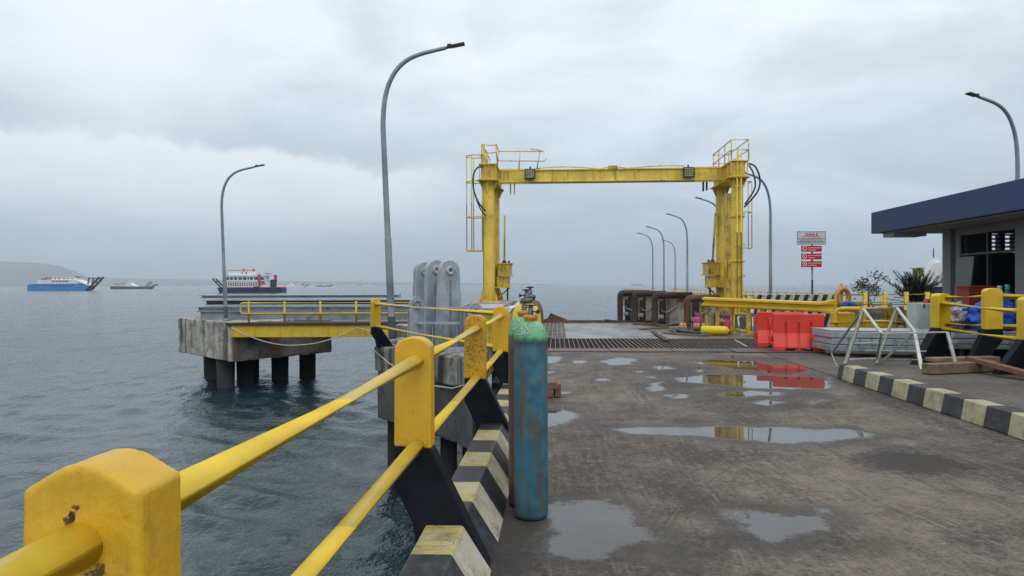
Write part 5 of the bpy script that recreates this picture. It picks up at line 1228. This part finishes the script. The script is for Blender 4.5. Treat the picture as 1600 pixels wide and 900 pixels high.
# fences on the right shore
def fence(name, pts, zs, post_at, r, lab, pr=.05, ztop=None, z0=0.):
    t = thing(name, lab, 'fence', (pts[0][0], pts[0][1], z0))
    for z_ in zs: MB().tube([(p[0], p[1], z_) for p in pts], r, 8).build('rail', m_yfence, t)
    for (x_, y_) in post_at: MB().tube([(x_, y_, z0), (x_, y_, (ztop or max(zs)) + .02)], pr, 8).build('fence_post', m_yfence, t)
    return t
YF = 26.5
fx = lambda px, Y=YF: (px - 800) / F * Y
fence('pipe_fence', [(fx(1318), YF), (fx(1480), YF)], (1.21, .92), [(fx(1352), YF), (fx(1383), YF), (fx(1416), YF), (fx(1449), YF)], .035, 'yellow two rail pipe fence before the leafy tree', .085, 1.28)
Y2_ = 22.
fence('pipe_fence', [(fx(1300, Y2_), Y2_), (fx(1470, Y2_), Y2_)], (.98, .62), [(fx(1322, Y2_), Y2_), (fx(1391, Y2_), Y2_), (fx(1440, Y2_), Y2_)], .032, 'nearer yellow pipe fence in front of the shore rocks', .06, 1.02)
Y3_ = 18.6
bx = thing('pipe_guard', 'yellow bent pipe guard frame with box panels behind the trestle', 'pipe guard', (fx(1355, Y3_), Y3_, 0))
for (pa, pb, dy) in ((1306, 1345, 0.), (1350, 1403, .1), (1330, 1372, .7)):
    zt_ = EYE - (483 - 443.5) / F * Y3_
    MB().tube(rounded([(fx(pa, Y3_), Y3_ + dy, 0), (fx(pa, Y3_), Y3_ + dy, zt_), (fx(pb, Y3_), Y3_ + dy, zt_), (fx(pb, Y3_), Y3_ + dy, 0)], .12), .045, 10).build('hoop', m_yfence, bx)
for (pa, pb, z0, z1) in ((1308, 1340, .45, .86), (1352, 1400, .30, .66)): MB().box((fx(pa, Y3_) + .05, Y3_ + .12, z0), (fx(pb, Y3_), Y3_ + .55, z1)).build('box_panel', m_ybeam, bx, bevel=.02)
for z_ in (.62, .40): MB().tube([(fx(1296, Y3_), Y3_ - .06, z_), (fx(1405, Y3_), Y3_ - .06, z_)], .03, 8).build('rail', m_yfence, bx)
# life ring and blue drum on the fence
c = P(1316.5, 465, 21.5); t = thing('life_ring', 'faded orange life ring hanging on the yellow fence', 'life ring', c)
ax = Vector((.42, -.9, 0)); MB().torus((0, 0, 0), ax, .25, .072, 32, 12).build('ring', m_ringo, t, local=True)
mb = MB(); mb.torus((0, 0, 0), ax, .325, .008, 32, 5); mb.build('grab_rope', m_rope, t, local=True)
tag(MB().tube([(c.x + .02, c.y + .12, 0), (c.x + .02, c.y + .12, 1.62)], .05, 8).build('fence_post', m_yfence), 'yellow post with a pointed top carrying the life ring', 'post')
c = P(1326, 477, 20.6); t = thing('float_drum', 'small dark blue plastic drum lying below the life ring', 'drum', c - Vector((0, 0, .16)))
MB().lathe([(.001, -.2), (.09, -.2), (.11, -.17), (.11, -.06), (.115, -.05), (.115, -.03), (.11, -.02), (.11, .17), (.09, .2), (.001, .2)], c, 24, (1, .5, 0)).build('body', m_blue, t)
MB().lathe([(.03, .2), (.03, .22), (.001, .22)], c + Vector((.0, 0, .0)), 10, (1, .5, 0)).build('bung', m_white, t)
mb = MB(); mb.bar((c.x - .3, c.y, c.z - .14), (c.x + .35, c.y + .2, c.z - .14), .3, .05); mb.bar((c.x - .25, c.y, 0), (c.x - .25, c.y, c.z - .2), .06); mb.bar((c.x + .3, c.y + .18, 0), (c.x + .3, c.y + .18, c.z - .2), .06); tag(mb.build('drum_rack', m_yfence), 'small yellow rack under the blue drum', 'rack')

# shore: land strip with riprap
bm_ = MB()
rng = random.Random(3)
for k in range(260):
    px_ = rng.uniform(1295, 1600); Yk = rng.uniform(28., 34.); x_ = (px_ - 800) / F * Yk
    r_ = rng.uniform(.15, .42); o = len(bm_.v)
    vs = []; n = 7
    rr_ = [[r_ * rng.uniform(.7, 1.1) for _ in range(n)] for _ in range(3)]
    zc = rng.uniform(.0, .42)
    for j, (hz, k_) in enumerate(((-.5, .8), (.1, 1.), (.55, .55))):
        for i in range(n):
            a = 2 * math.pi * i / n; vs.append((x_ + rr_[j][i] * k_ * math.cos(a), Yk + rr_[j][i] * k_ * math.sin(a), zc + hz * r_))
    fs = [(j * n + i, j * n + (i + 1) % n, (j + 1) * n + (i + 1) % n, (j + 1) * n + i) for j in range(2) for i in range(n)] + [tuple(range(2 * n, 3 * n))]
    bm_.add(vs, fs)
tag(bm_.build('rock_rubble', m_rock), 'dark rock rubble along the shore behind the yellow fences', 'rocks', kind='stuff')

# trees
def leaf_quad(mb, c, s, rng):
    a = Vector((rng.gauss(0, 1), rng.gauss(0, 1), rng.gauss(0, .7))).normalized(); b = a.cross(Vector((rng.gauss(0, 1), rng.gauss(0, 1), rng.gauss(0, 1)))).normalized()
    mb.add([c - a * s, c + b * s * .45, c + a * s, c - b * s * .45], [(0, 1, 2, 3)])
def sparse_tree():
    rng = random.Random(11); root = P(1357, 470, 30.); root.z = -.1
    t = thing('small_tree', 'thin sparse leafed young tree behind the yellow fence', 'tree', root)
    tk = MB(); lf = MB()
    tk.tube([(0, 0, 0), (.02, 0, .7), (-.02, .02, 1.35)], [.055, .045, .035], 8)
    def grow(p, d, L, r, dep):
        q = p + d * L; mid_ = (p + q) / 2 + Vector((rng.gauss(0, .03), rng.gauss(0, .03), .02)); tk.tube([p, mid_, q], [r, r * .8, r * .6], 5)
        if dep == 0:
            for _ in range(3): leaf_quad(lf, q + Vector((rng.gauss(0, .10), rng.gauss(0, .10), rng.gauss(0, .09))), rng.uniform(.035, .075), rng)
            return
        for _ in range(3):
            dd = (d + Vector((rng.gauss(0, .55), rng.gauss(0, .55), rng.gauss(.22, .3)))).normalized(); grow(q, dd, L * rng.uniform(.62, .9), r * .6, dep - 1)
    for an in range(6):
        a = an * 1.05; p = Vector((.0, 0, .75 + .12 * an)); grow(p, Vector((math.cos(a) * .8, math.sin(a) * .8, .75)).normalized(), rng.uniform(.26, .36), .018, 3)
    for k in range(160):
        leaf_quad(lf, Vector((-.35 + rng.gauss(0, .2), rng.gauss(0, .25), .55 + rng.gauss(0, .28))), rng.uniform(.05, .10), rng)
    tk.build('trunk', m_bark, t, local=True); lf.build('crown', m_leaf, t, local=True)
sparse_tree()
def casuarina():
    rng = random.Random(4); root = P(1432, 470, 30.5); root.z = .35
    t = thing('shrubby_pine_tree', 'dense dark feathery pine shrub between the fence and the office', 'tree', root)
    tk = MB(); cr = MB()
    tk.tube([(0, 0, 0), (.05, 0, .4), (.0, 0, .9)], [.1, .08, .05], 8)
    for k in range(150):
        a = rng.uniform(0, 6.28); el = rng.uniform(-.1, 1.25); L = rng.uniform(.4, 1.2) * (1.05 - .25 * el)
        d = Vector((math.cos(a) * math.cos(el), math.sin(a) * math.cos(el) * .8, math.sin(el))); p0 = Vector((rng.gauss(0, .1), rng.gauss(0, .1), rng.uniform(.35, .8)))
        pts = [p0 + d * L * q + Vector((0, 0, .10 * q * q * L)) for q in (0, .33, .66, 1.)]; tk.tube(pts, [.016, .012, .008, .004], 4)
        for _ in range(95):
            q = rng.uniform(.25, 1.) ** .8; c = p0 + d * L * q + Vector((0, 0, .10 * q * q * L)); dd = (d * .9 + Vector((rng.gauss(0, .7), rng.gauss(0, .7), rng.gauss(-.05, .5)))).normalized()
            s_ = dd.cross(Vector((0, 0, 1))).normalized() * .009; ln = rng.uniform(.06, .16)
            cr.add([c - s_, c + s_, c + dd * ln + s_ * .3, c + dd * ln - s_ * .3], [(0, 1, 2, 3)])
    tk.v = [v * 1.2 for v in tk.v]; cr.v = [v * 1.2 for v in cr.v]; tk.build('trunk', m_bark, t, local=True); cr.build('crown', m_needle, t, local=True)
casuarina()

# ================================================================== OFFICE BUILDING
of = thing('office_building', 'grey flat roofed office with a deep navy fascia on the right', 'building', D(10.4, 16, 0))
DW, S1 = 10.4, 20.5
MB().dbox(9.25, 16.5, 6., 22.3, 3.07, 3.69).build('roof', m_navy, of, bevel=.01)
MB().dbox(9.42, 16.4, 6.1, 21.95, 3.04, 3.066).build('soffit', m_soffit, of)
MB().dbox(9.42, 10.3, 21.2, 21.9, 2.93, 3.035).build('soffit_beam', m_soffit, of)
def wl(s0, s1, z0, z1, mm=m_wall, d0=DW, d1=None, nm='wall'): return MB().dbox(d0, d1 or d0 + .2, s0, s1, z0, z1).build(nm, mm, of)
wl(20.1, 20.5, 0, 3.03, nm='column', d0=DW - .03); wl(19.80, 20.0, 0, 3.03, d0=DW + .05); wl(20.0, 20.1, 0, 3.03, m_dark, DW + .12)
wl(16.85, 17.3, 0, 3.03, nm='column', d0=DW - .06); wl(6., 16.70, 0, 3.03); wl(16.7, 16.85, 0, 3.03, m_dark, DW + .1)
wl(17.3, 19.8, 0, .75); wl(17.3, 19.8, 2.84, 3.03)
# end wall facing the sea, with a louvred opening
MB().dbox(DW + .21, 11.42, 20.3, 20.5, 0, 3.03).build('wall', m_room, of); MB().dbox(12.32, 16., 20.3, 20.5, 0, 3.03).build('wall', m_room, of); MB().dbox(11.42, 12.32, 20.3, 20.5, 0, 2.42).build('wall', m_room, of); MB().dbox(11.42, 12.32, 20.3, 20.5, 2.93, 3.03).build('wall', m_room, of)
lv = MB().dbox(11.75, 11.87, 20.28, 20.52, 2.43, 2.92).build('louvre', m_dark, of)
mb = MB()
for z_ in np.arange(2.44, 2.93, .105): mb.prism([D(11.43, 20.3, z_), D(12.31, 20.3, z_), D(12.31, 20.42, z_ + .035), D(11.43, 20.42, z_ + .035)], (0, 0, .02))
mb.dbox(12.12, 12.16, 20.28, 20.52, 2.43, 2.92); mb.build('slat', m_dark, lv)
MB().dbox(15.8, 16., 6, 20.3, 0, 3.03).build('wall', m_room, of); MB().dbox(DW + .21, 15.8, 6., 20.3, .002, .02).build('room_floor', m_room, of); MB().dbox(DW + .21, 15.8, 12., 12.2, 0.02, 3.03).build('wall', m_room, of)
wn = MB().dbox(11.2, 13.6, 20.22, 20.28, 1.2, 2.36).build('window', m_glass, of, bevel=.01); 
fo = wl(17.3, 17.36, .75, 2.84, m_dark, DW + .05, DW + .15, 'window'); 
mb = MB()
for s in (18.55, 19.74): mb.dbox(DW + .05, DW + .15, s, s + .05, .75, 2.84)
mb.dbox(DW + .05, DW + .15, 17.36, 19.74, 2.32, 2.37); mb.build('frame', m_dark, fo)
# board leaning in the window
mb = MB(); mb.prism([D(10.30, 19.85, .9), D(10.30, 19.15, .9), D(10.36, 18.98, 2.28), D(10.36, 19.72, 2.28)], PX * .04)
t = tag(mb.build('leaning_board', m_panelg, bevel=.004), 'tall grey green board leaning in the office window opening', 'board')

# moored white ship behind the shrub
def hull(L, Bm, z0, z1, bow=.12, stern=.04, sheer=.0):
    """plan-form hull block along X with a raked bow at -X"""
    mb = MB(); xs = np.linspace(-L / 2, L / 2, 13); rows = []
    for zi, zf in ((z0, 0.), (z1, 1.)):
        port, star = [], []
        for x_ in xs:
            t = (x_ + L / 2) / L; wf = min(1., (t / bow) ** .6 if t < bow else 1.) if bow else 1.
            wf = max(wf, .25); xx = x_ - (L * .05 * zf * max(0, 1 - t / .12)); port.append((xx, -Bm / 2 * wf, zi)); star.append((xx, Bm / 2 * wf, zi))
        rows.append(port + star[::-1])
    n = len(rows[0]); vs = rows[0] + rows[1]
    fs = [tuple(range(n))[::-1], tuple(range(n, 2 * n))] + [(i, (i + 1) % n, n + (i + 1) % n, n + i) for i in range(n)]
    return mb.add(vs, fs)

def place_ship(t, px, Y, rz): t.location = ((px - 800) / F * Y, Y, SEA); t.rotation_euler = (0, 0, rz)

def white_ferry():
    t = thing('ferry', 'white double deck car ferry with navy hull and red stripe', 'ferry'); L = 43.; B = 12.
    hull(L, B, -1., 2.9, .14).build('hull', m_shipn, t, local=True); hull(L * .985, B + .16, 2.9, 3.25, .12).build('rubbing_strake', m_shipr, t, local=True)
    hull(L * .82, B, 3.26, 6.5, .08).build('main_deck_house', m_shipw, t, local=True) if False else None
    md = MB(); md.box((-17.6, -B / 2, 3.26), (6.2, B / 2, 6.7)); md.prism([(6.2, -B / 2, 3.26), (8.2, -B / 2, 3.26), (6.2, -B / 2, 6.7)], (0, B, 0)); md.build('main_deck_house', m_shipw, t, local=True)
    bw = MB(); bw.box((8.3, -B / 2, 3.26), (20.5, -B / 2 + .3, 4.4)); bw.box((8.3, B / 2 - .3, 3.26), (20.5, B / 2, 4.4)); bw.build('bulwark', m_shipw, t, local=True)
    for k in range(14):
        x_ = -15.9 + k * 1.52
        MB().prism([(x_ - .15, -B / 2 - .05, 3.9), (x_ + .55, -B / 2 - .05, 3.7), (x_ + .45, -B / 2 - .05, 6.0), (x_ - .25, -B / 2 - .05, 6.0)], (0, .1, 0)).build('window', m_shipd, t, local=True)
    MB().box((-18.2, -B / 2 - .3, 6.7), (13.5, B / 2 + .3, 7.0)).build('upper_deck', m_shipw, t, local=True)
    MB().box((-16.6, -B / 2 + .1, 7.0), (9.6, B / 2 - .1, 9.9)).build('upper_deck_house', m_shipw, t, local=True)
    for k, (a, b_) in enumerate(((-15.8, -14.0), (-13.4, -11.4), (-10.6, -8.7), (-7.8, -5.6), (-4.9, -2.4), (-1.7, -.7), (0., 1.9), (2.8, 5.8), (6.3, 9.2))):
        MB().box((a, -B / 2 + .02, 7.5), (b_, -B / 2 + .12, 9.2)).build('window', m_shipd if k not in (0,) else m_shipg, t, local=True)
    MB().box((-17.6, -B / 2 - .2, 9.9), (13.8, B / 2 + .2, 10.2)).build('roof_deck', m_shipw, t, local=True)
    for x_ in (10.4, 13.4, 17.): MB().box((x_ - .15, -B / 2 + .2, 4.3 if x_ > 12 else 7.), (x_ + .15, -B / 2 + .5, 9.9)).build('stanchion', m_shipw, t, local=True) if x_ < 15 else None
    wh = MB().box((-14.8, -4.2, 10.2), (.8, 4.2, 12.5)).build('wheelhouse', m_shipw, t, local=True)
    for a in (-6.2, -3.5): MB().box((a, -4.25, 11.), (a + .9, -4.15, 12.)).build('window', m_shipd, wh, local=True)
    rl = MB()
    for z_ in (12.9, 13.2): rl.box((-15.2, -4.4, z_), (3., -4.2, z_ + .18))
    for x_ in np.arange(-15.2, 3.1, 1.8): rl.box((x_, -4.4, 10.4 if x_ < -14 else 12.5), (x_ + .14, -4.2, 13.3))
    for x_ in (-6., .6): rl.box((x_ - .4, -1, 12.5), (x_ + .4, 1, 14.2))
    rl.build('orange_railing', m_shipo, t, local=True)
    MB().tube([(-6.2, 0, 12.5), (-6.2, 0, 17.)], .12, 6).build('mast', m_shipw, t, local=True); MB().tube([(9.8, 0, 10.2), (9.8, 0, 13.)], .12, 6).build('mast', m_shipg, t, local=True)
    MB().box((8.6, -2, 11.), (12.2, 2, 11.35)).build('boat_deck', m_shipg, t, local=True)
    MB().box((5.2, -B / 2 - .3, 3.6), (7.2, -B / 2 + 1., 10.6)).build('funnel', m_shipr, t, local=True); MB().box((15.8, -B / 2 + .3, 7.), (17.6, -B / 2 + 2.2, 10.4)).build('funnel', m_shipr, t, local=True)
    MB().box((7.6, -B / 2 - .1, 6.6), (14., -B / 2 + .5, 7.1)).build('canopy', m_shipk, t, local=True)
    MB().prism([(13.4, -B / 2 - .6, 1.2), (17.6, -B / 2 - .6, 1.2), (18.2, -B / 2 - .6, 7.6), (13.9, -B / 2 - .6, 7.6)], (0, .4, 0)).build('stern_ramp', m_shipk, t, local=True)
    b = MB()
    for y_ in (-3.5, 3.5): b.bar((-20.5, y_, 3.), (-26.0, y_, 8.2), .7); 
    for q in (0., .33, .66, 1.): b.bar((-20.5 - 5.5 * q, -3.5, 3. + 5.2 * q), (-20.5 - 5.5 * q, 3.5, 3. + 5.2 * q), .5)
    b.bar((-24.4, -3.5, 6.8), (-20.6, -3.5, 6.5), .25); b.build('bow_ramp', m_shipn, t, local=True)
    for x_ in (3.2, 5.): MB().torus((x_, -B / 2 - .15, 2.7), (0, 1, 0), .75, .35, 16, 8).build('tyre_fender', m_shipk, t, local=True)
    return t
wf_ = white_ferry(); place_ship(wf_, 395, 470, R(4)); wf_.scale = (.92, 1, 1.08)

def blue_ferry():
    t = thing('ferry', 'long blue hulled ferry with white cabins and a raised black bow ramp', 'ferry'); B = 13.
    mb = MB(); mb.prism([(-31, -B / 2, -1), (20, -B / 2, -1), (25, -B / 2, 4.5), (21, -B / 2, 4.8), (14, -B / 2, 6.8), (-16, -B / 2, 6.7), (-29, -B / 2, 6.6), (-31.5, -B / 2, 5.)], (0, B, 0)); mb.build('hull', m_shipb, t, local=True, bevel=.3)
    MB().prism([(-22.5, -B / 2 + .2, 6.8), (16, -B / 2 + .2, 6.8), (13, -B / 2 + .2, 10.6), (-22.5, -B / 2 + .2, 10.6)], (0, B - .4, 0)).build('cabin', m_shipw, t, local=True)
    MB().prism([(13.2, -B / 2 - .06, 8.4), (24.4, -B / 2 - .06, 5.0), (19, -B / 2 - .06, 8.0), (14, -B / 2 - .06, 10.4)], (0, B + .12, 0)).build('bow_wing', m_shipw, t, local=True)
    MB().box((16.2 - 26, -4.5, 10.6), (12.4, 4.5, 12.6)).build('wheelhouse', m_shipw, t, local=True)
    for x_ in np.arange(-9, 7, 2.0): MB().box((x_, -B / 2 + .12, 8.4), (x_ + 1.3, -B / 2 + .22, 9.8)).build('window', m_shipd, t, local=True)
    for x_ in (-8., -4., 0, 4, 8.): MB().box((x_, -4.56, 11.3), (x_ + 2., -4.46, 12.1)).build('window', m_shipd, t, local=True)
    for x_ in np.arange(-24, 12, 3.1): MB().box((x_, -B / 2 - .06, 4.8), (x_ + 1.4, -B / 2 + .04, 5.9)).build('window', m_shipd, t, local=True)
    for x_ in (-15.5, -6.): MB().box((x_ - 1.6, -2, 10.6), (x_ + 1.6, 2, 13.2)).build('funnel', m_shipo, t, local=True)
    MB().box((-21, -3, 10.6), (-16.5, 3, 11.8)).build('boat_deck', m_shipg, t, local=True)
    MB().tube([(6.5, 0, 12.6), (6.5, 0, 16.2)], .2, 6).build('mast', m_shipw, t, local=True); MB().box((10, -3, 12.6), (13, 3, 13.6)).build('radar_house', m_shipg, t, local=True)
    b = MB()
    for y_ in (-4, 4): b.bar((22.5, y_, 1.), (33.5, y_, 13.), 1.5); b.bar((22.5, y_, 4.), (24.2, y_, 12.6), .9); b.bar((24.2, y_, 12.3), (27.5, y_, 11.6), .6)
    for q in (.3, .6, .9): b.bar((22.5 + 11 * q, -4, 1 + 12 * q), (22.5 + 11 * q, 4, 1 + 12 * q), 1.1)
    b.build('bow_ramp', m_shipk, t, local=True); return t
bf = blue_ferry(); place_ship(bf, 102, 700, R(3))

def low_ferry(lab, m_h, m_s, group=None):
    t = thing('ferry', lab, 'ferry', group=group); B = 11.
    MB().prism([(-30, -B / 2, -1), (22, -B / 2, -1), (28, -B / 2, 3.2), (20, -B / 2, 3.6), (-30.5, -B / 2, 4.2)], (0, B, 0)).build('hull', m_h, t, local=True, bevel=.2)
    MB().prism([(-28, -5, 4.), (6, -5, 3.6), (0, -5, 6.4), (-3, -5, 8.6), (-9, -5, 8.6), (-11, -5, 7.4), (-27, -5, 7.6)], (0, 10, 0)).build('deck_house', m_s, t, local=True)
    MB().box((-26, -5.3, 7.7), (-8, 5.3, 8.1)).build('roof', m_h, t, local=True); MB().tube([(-6, 0, 8.6), (-6, 0, 12.)], .2, 6).build('mast', m_s, t, local=True)
    for x_ in np.arange(-25, -9, 3.2): MB().box((x_, -5.06, 5.5), (x_ + 1.8, -4.96, 6.6)).build('window', m_shipd, t, local=True)
    b = MB()
    for y_ in (-3.5, 3.5): b.bar((18, y_, 3), (24, y_, 10.), .9); b.bar((23, y_, 2.6), (33, y_, 6.6), 1.1)
    b.bar((24, -3.5, 10), (24, 3.5, 10), .7); b.bar((33, -3.5, 6.5), (33, 3.5, 6.5), 1.); b.build('bow_ramp', m_h, t, local=True); return t
lf_ = low_ferry('low dark grey landing ferry right of the blue one', m_shipg, m_shipw); place_ship(lf_, 209, 1050, R(2)); lf_.scale = (1., 1, 1)
for (px_, Y_, lab, mh) in ((457, 1500, 'small pale ferry just right of the navy hulled ferry', m_shipw), (507, 2600, 'tiny grey ship on the horizon left of the near lamp', m_shipg), (552, 3200, 'tiny pale ship on the horizon beside the near lamp', m_shipw), (995, 3600, 'tiny dark cargo ship on the horizon right of the gantry centre', m_shipk), (578, 3600, 'faint pale ship on the horizon touching the near lamp pole', m_shipw)):
    o = copy_tree(lf_); place_ship(o, px_, Y_, R(5 if px_ != 995 else 178)); o['label'] = lab
    for ch in o.children:
        if ch.name.startswith('hull'):
            ch.data = ch.data.copy(); ch.data.materials[0] = mh
ms = thing('moored_ship', 'white ship superstructure with a green funnel showing behind the shrub', 'ship', ((1452 - 800) / F * 120, 120, SEA))
ms.rotation_euler = (0, 0, R(-29))
MB().prism([(-2, -4, -1), (14, -4, -1), (14, -4, 4.), (-2, -4, 4.)], (0, 8, 0)).build('hull', m_shipn, ms, local=True)
MB().prism([(-2.2, -3.5, 4), (12, -3.5, 4), (12, -3.5, 7.8), (0.6, -3.5, 7.8), (.0, -3.5, 6.2), (-.8, -3.5, 6.0)], (0, 7, 0)).build('deck_house', m_shipw, ms, local=True)
MB().prism([(-1.0, -2.0, 6.), (1.4, -2, 6.), (1.4, -2, 8.6), (.2, -2, 8.6)], (0, 4, 0)).build('bridge_tower', m_shipw, ms, local=True)
for z_ in (6.9, 6.3): MB().box((.6, -2.06, z_), (.95, -1.96, z_ + .35)).build('window', m_shipd, ms, local=True)
MB().box((-2.4, -1.4, 4), (-.95, 1.4, 7.0)).build('funnel', m_shipgr, ms, local=True); MB().box((-1.6, -1.46, 5.7), (-1.3, -1.405, 6.6)).build('funnel_emblem', m_yfence, ms, local=True)
MB().tube([(.6, 0, 8.6), (.6, 0, 10.2)], .08, 6).build('mast', m_shipk, ms, local=True); MB().box((-2.9, -1.5, 6.95), (-.6, 1.5, 7.1)).build('funnel_top', m_yfence, ms, local=True)

# ================================================================== FAR CAUSEWAY behind the gantry
mb = MB(); mb.dbox(8.6, 15.2, 33.6, 100, -.9, -.02); struct(mb.build('causeway_road', m_conc))
def far_fence(dx, s0, s1, lab):
    t = thing('pipe_fence', lab, 'fence', D(dx, s0, 0))
    for z_ in (1.05, .6): MB().tube([D(dx, s0, z_), D(dx, s1, z_)], .04, 6).build('rail', m_yfence, t)
    n = int((s1 - s0) / 2.); 
    for i in range(n + 1): MB().tube([D(dx, s0 + (s1 - s0) * i / n, -.02), D(dx, s0 + (s1 - s0) * i / n, 1.08)], .06, 6).build('fence_post', m_yfence, t)
far_fence(8.75, 34.2, 96, 'long yellow fence along the near side of the far causeway'); far_fence(15.0, 35., 98, 'long yellow fence along the far side of the causeway')
far_fence_x = thing('pipe_fence', 'short yellow fence right of the gantry leg before the causeway', 'fence', D(7.9, 32.8, 0))
for z_ in (1.1, .6): MB().tube([D(7.6, 32.8, z_), D(10.6, 32.8, z_)], .04, 6).build('rail', m_yfence, far_fence_x)
for q in (7.6, 8.35, 9.1, 9.85, 10.6): MB().tube([D(q, 32.8, 0), D(q, 32.8, 1.14)], .05, 6).build('fence_post', m_yfence, far_fence_x)
for k, (px_, Y_) in enumerate(((1063, 47), (1048, 52), (1095, 42))):
    c = P(px_, 460, Y_); 
    tag(MB().torus((c.x, c.y, .45), (.2, 1, 0), .42, .16, 20, 8).build('tyre', m_dark), ('black tyre leaning on the far fence left of the lamp posts', 'black tyre on the far fence between the lamp posts', 'black tyre on the far fence nearest the gantry leg')[k], 'tyre', 'tyres on the far fence') if k < 0 else None

# small wreckage left of the bridge: yellow side box, plate and pipe by the foundation
t = thing('abutment_guard', 'yellow rusty steel box with a grey cover plate behind the corner post', 'steel box', Vector((-.95, 17.4, .26)))
MB().box((-1.0, 16.6, .26), (-.30, 17.6, 1.02)).build('body', m_yrust, t, bevel=.01); MB().prism([(-1.1, 16.5, 1.04), (-.35, 16.5, 1.04), (-.1, 17.9, 1.10), (-.9, 17.9, 1.10)], (0, 0, .04)).build('cover_plate', m_galv, t)
t = thing('pipe_barrier', 'rusty yellow low barrier with a white pipe on top at the bridge corner', 'barrier', D(-1.0, 22, 0))
MB().dbox(-1.35, -1.2, 19., 26., .12, .85).build('panel', m_yrust, t, bevel=.01); MB().tube([D(-1.27, 19., .95), D(-1.27, 26., .95)], .09, 12).build('pipe', m_white, t)
for s in (19.5, 22.2, 25.): MB().dbox(-1.40, -1.15, s, s + .12, -.3, .86).build('barrier_post', m_yrust, t)

# ================================================================== HAZE
hz = MB().box((-9500, -60, -4.), (9500, 9500, 260)).build('haze', None) if False else None
me = bpy.data.meshes.new('haze'); b_ = MB().box((-14500, -60, -6.), (14500, 13500, 460)); me.from_pydata([tuple(v) for v in b_.v], [], b_.f)
mh = bpy.data.materials.new('haze_air'); mh.use_nodes = True; nt = mh.node_tree; nt.nodes.clear()
vol = nt.nodes.new('ShaderNodeVolumePrincipled'); vol.inputs['Density'].default_value = 1.45e-4; vol.inputs['Color'].default_value = (.81, .90, 1., 1); vol.inputs['Anisotropy'].default_value = 0.2
ou = nt.nodes.new('ShaderNodeOutputMaterial'); nt.links.new(vol.outputs[0], ou.inputs['Volume']); me.materials.append(mh)
ho = bpy.data.objects.new('haze', me); COL.objects.link(ho); ho['kind'] = 'stuff'
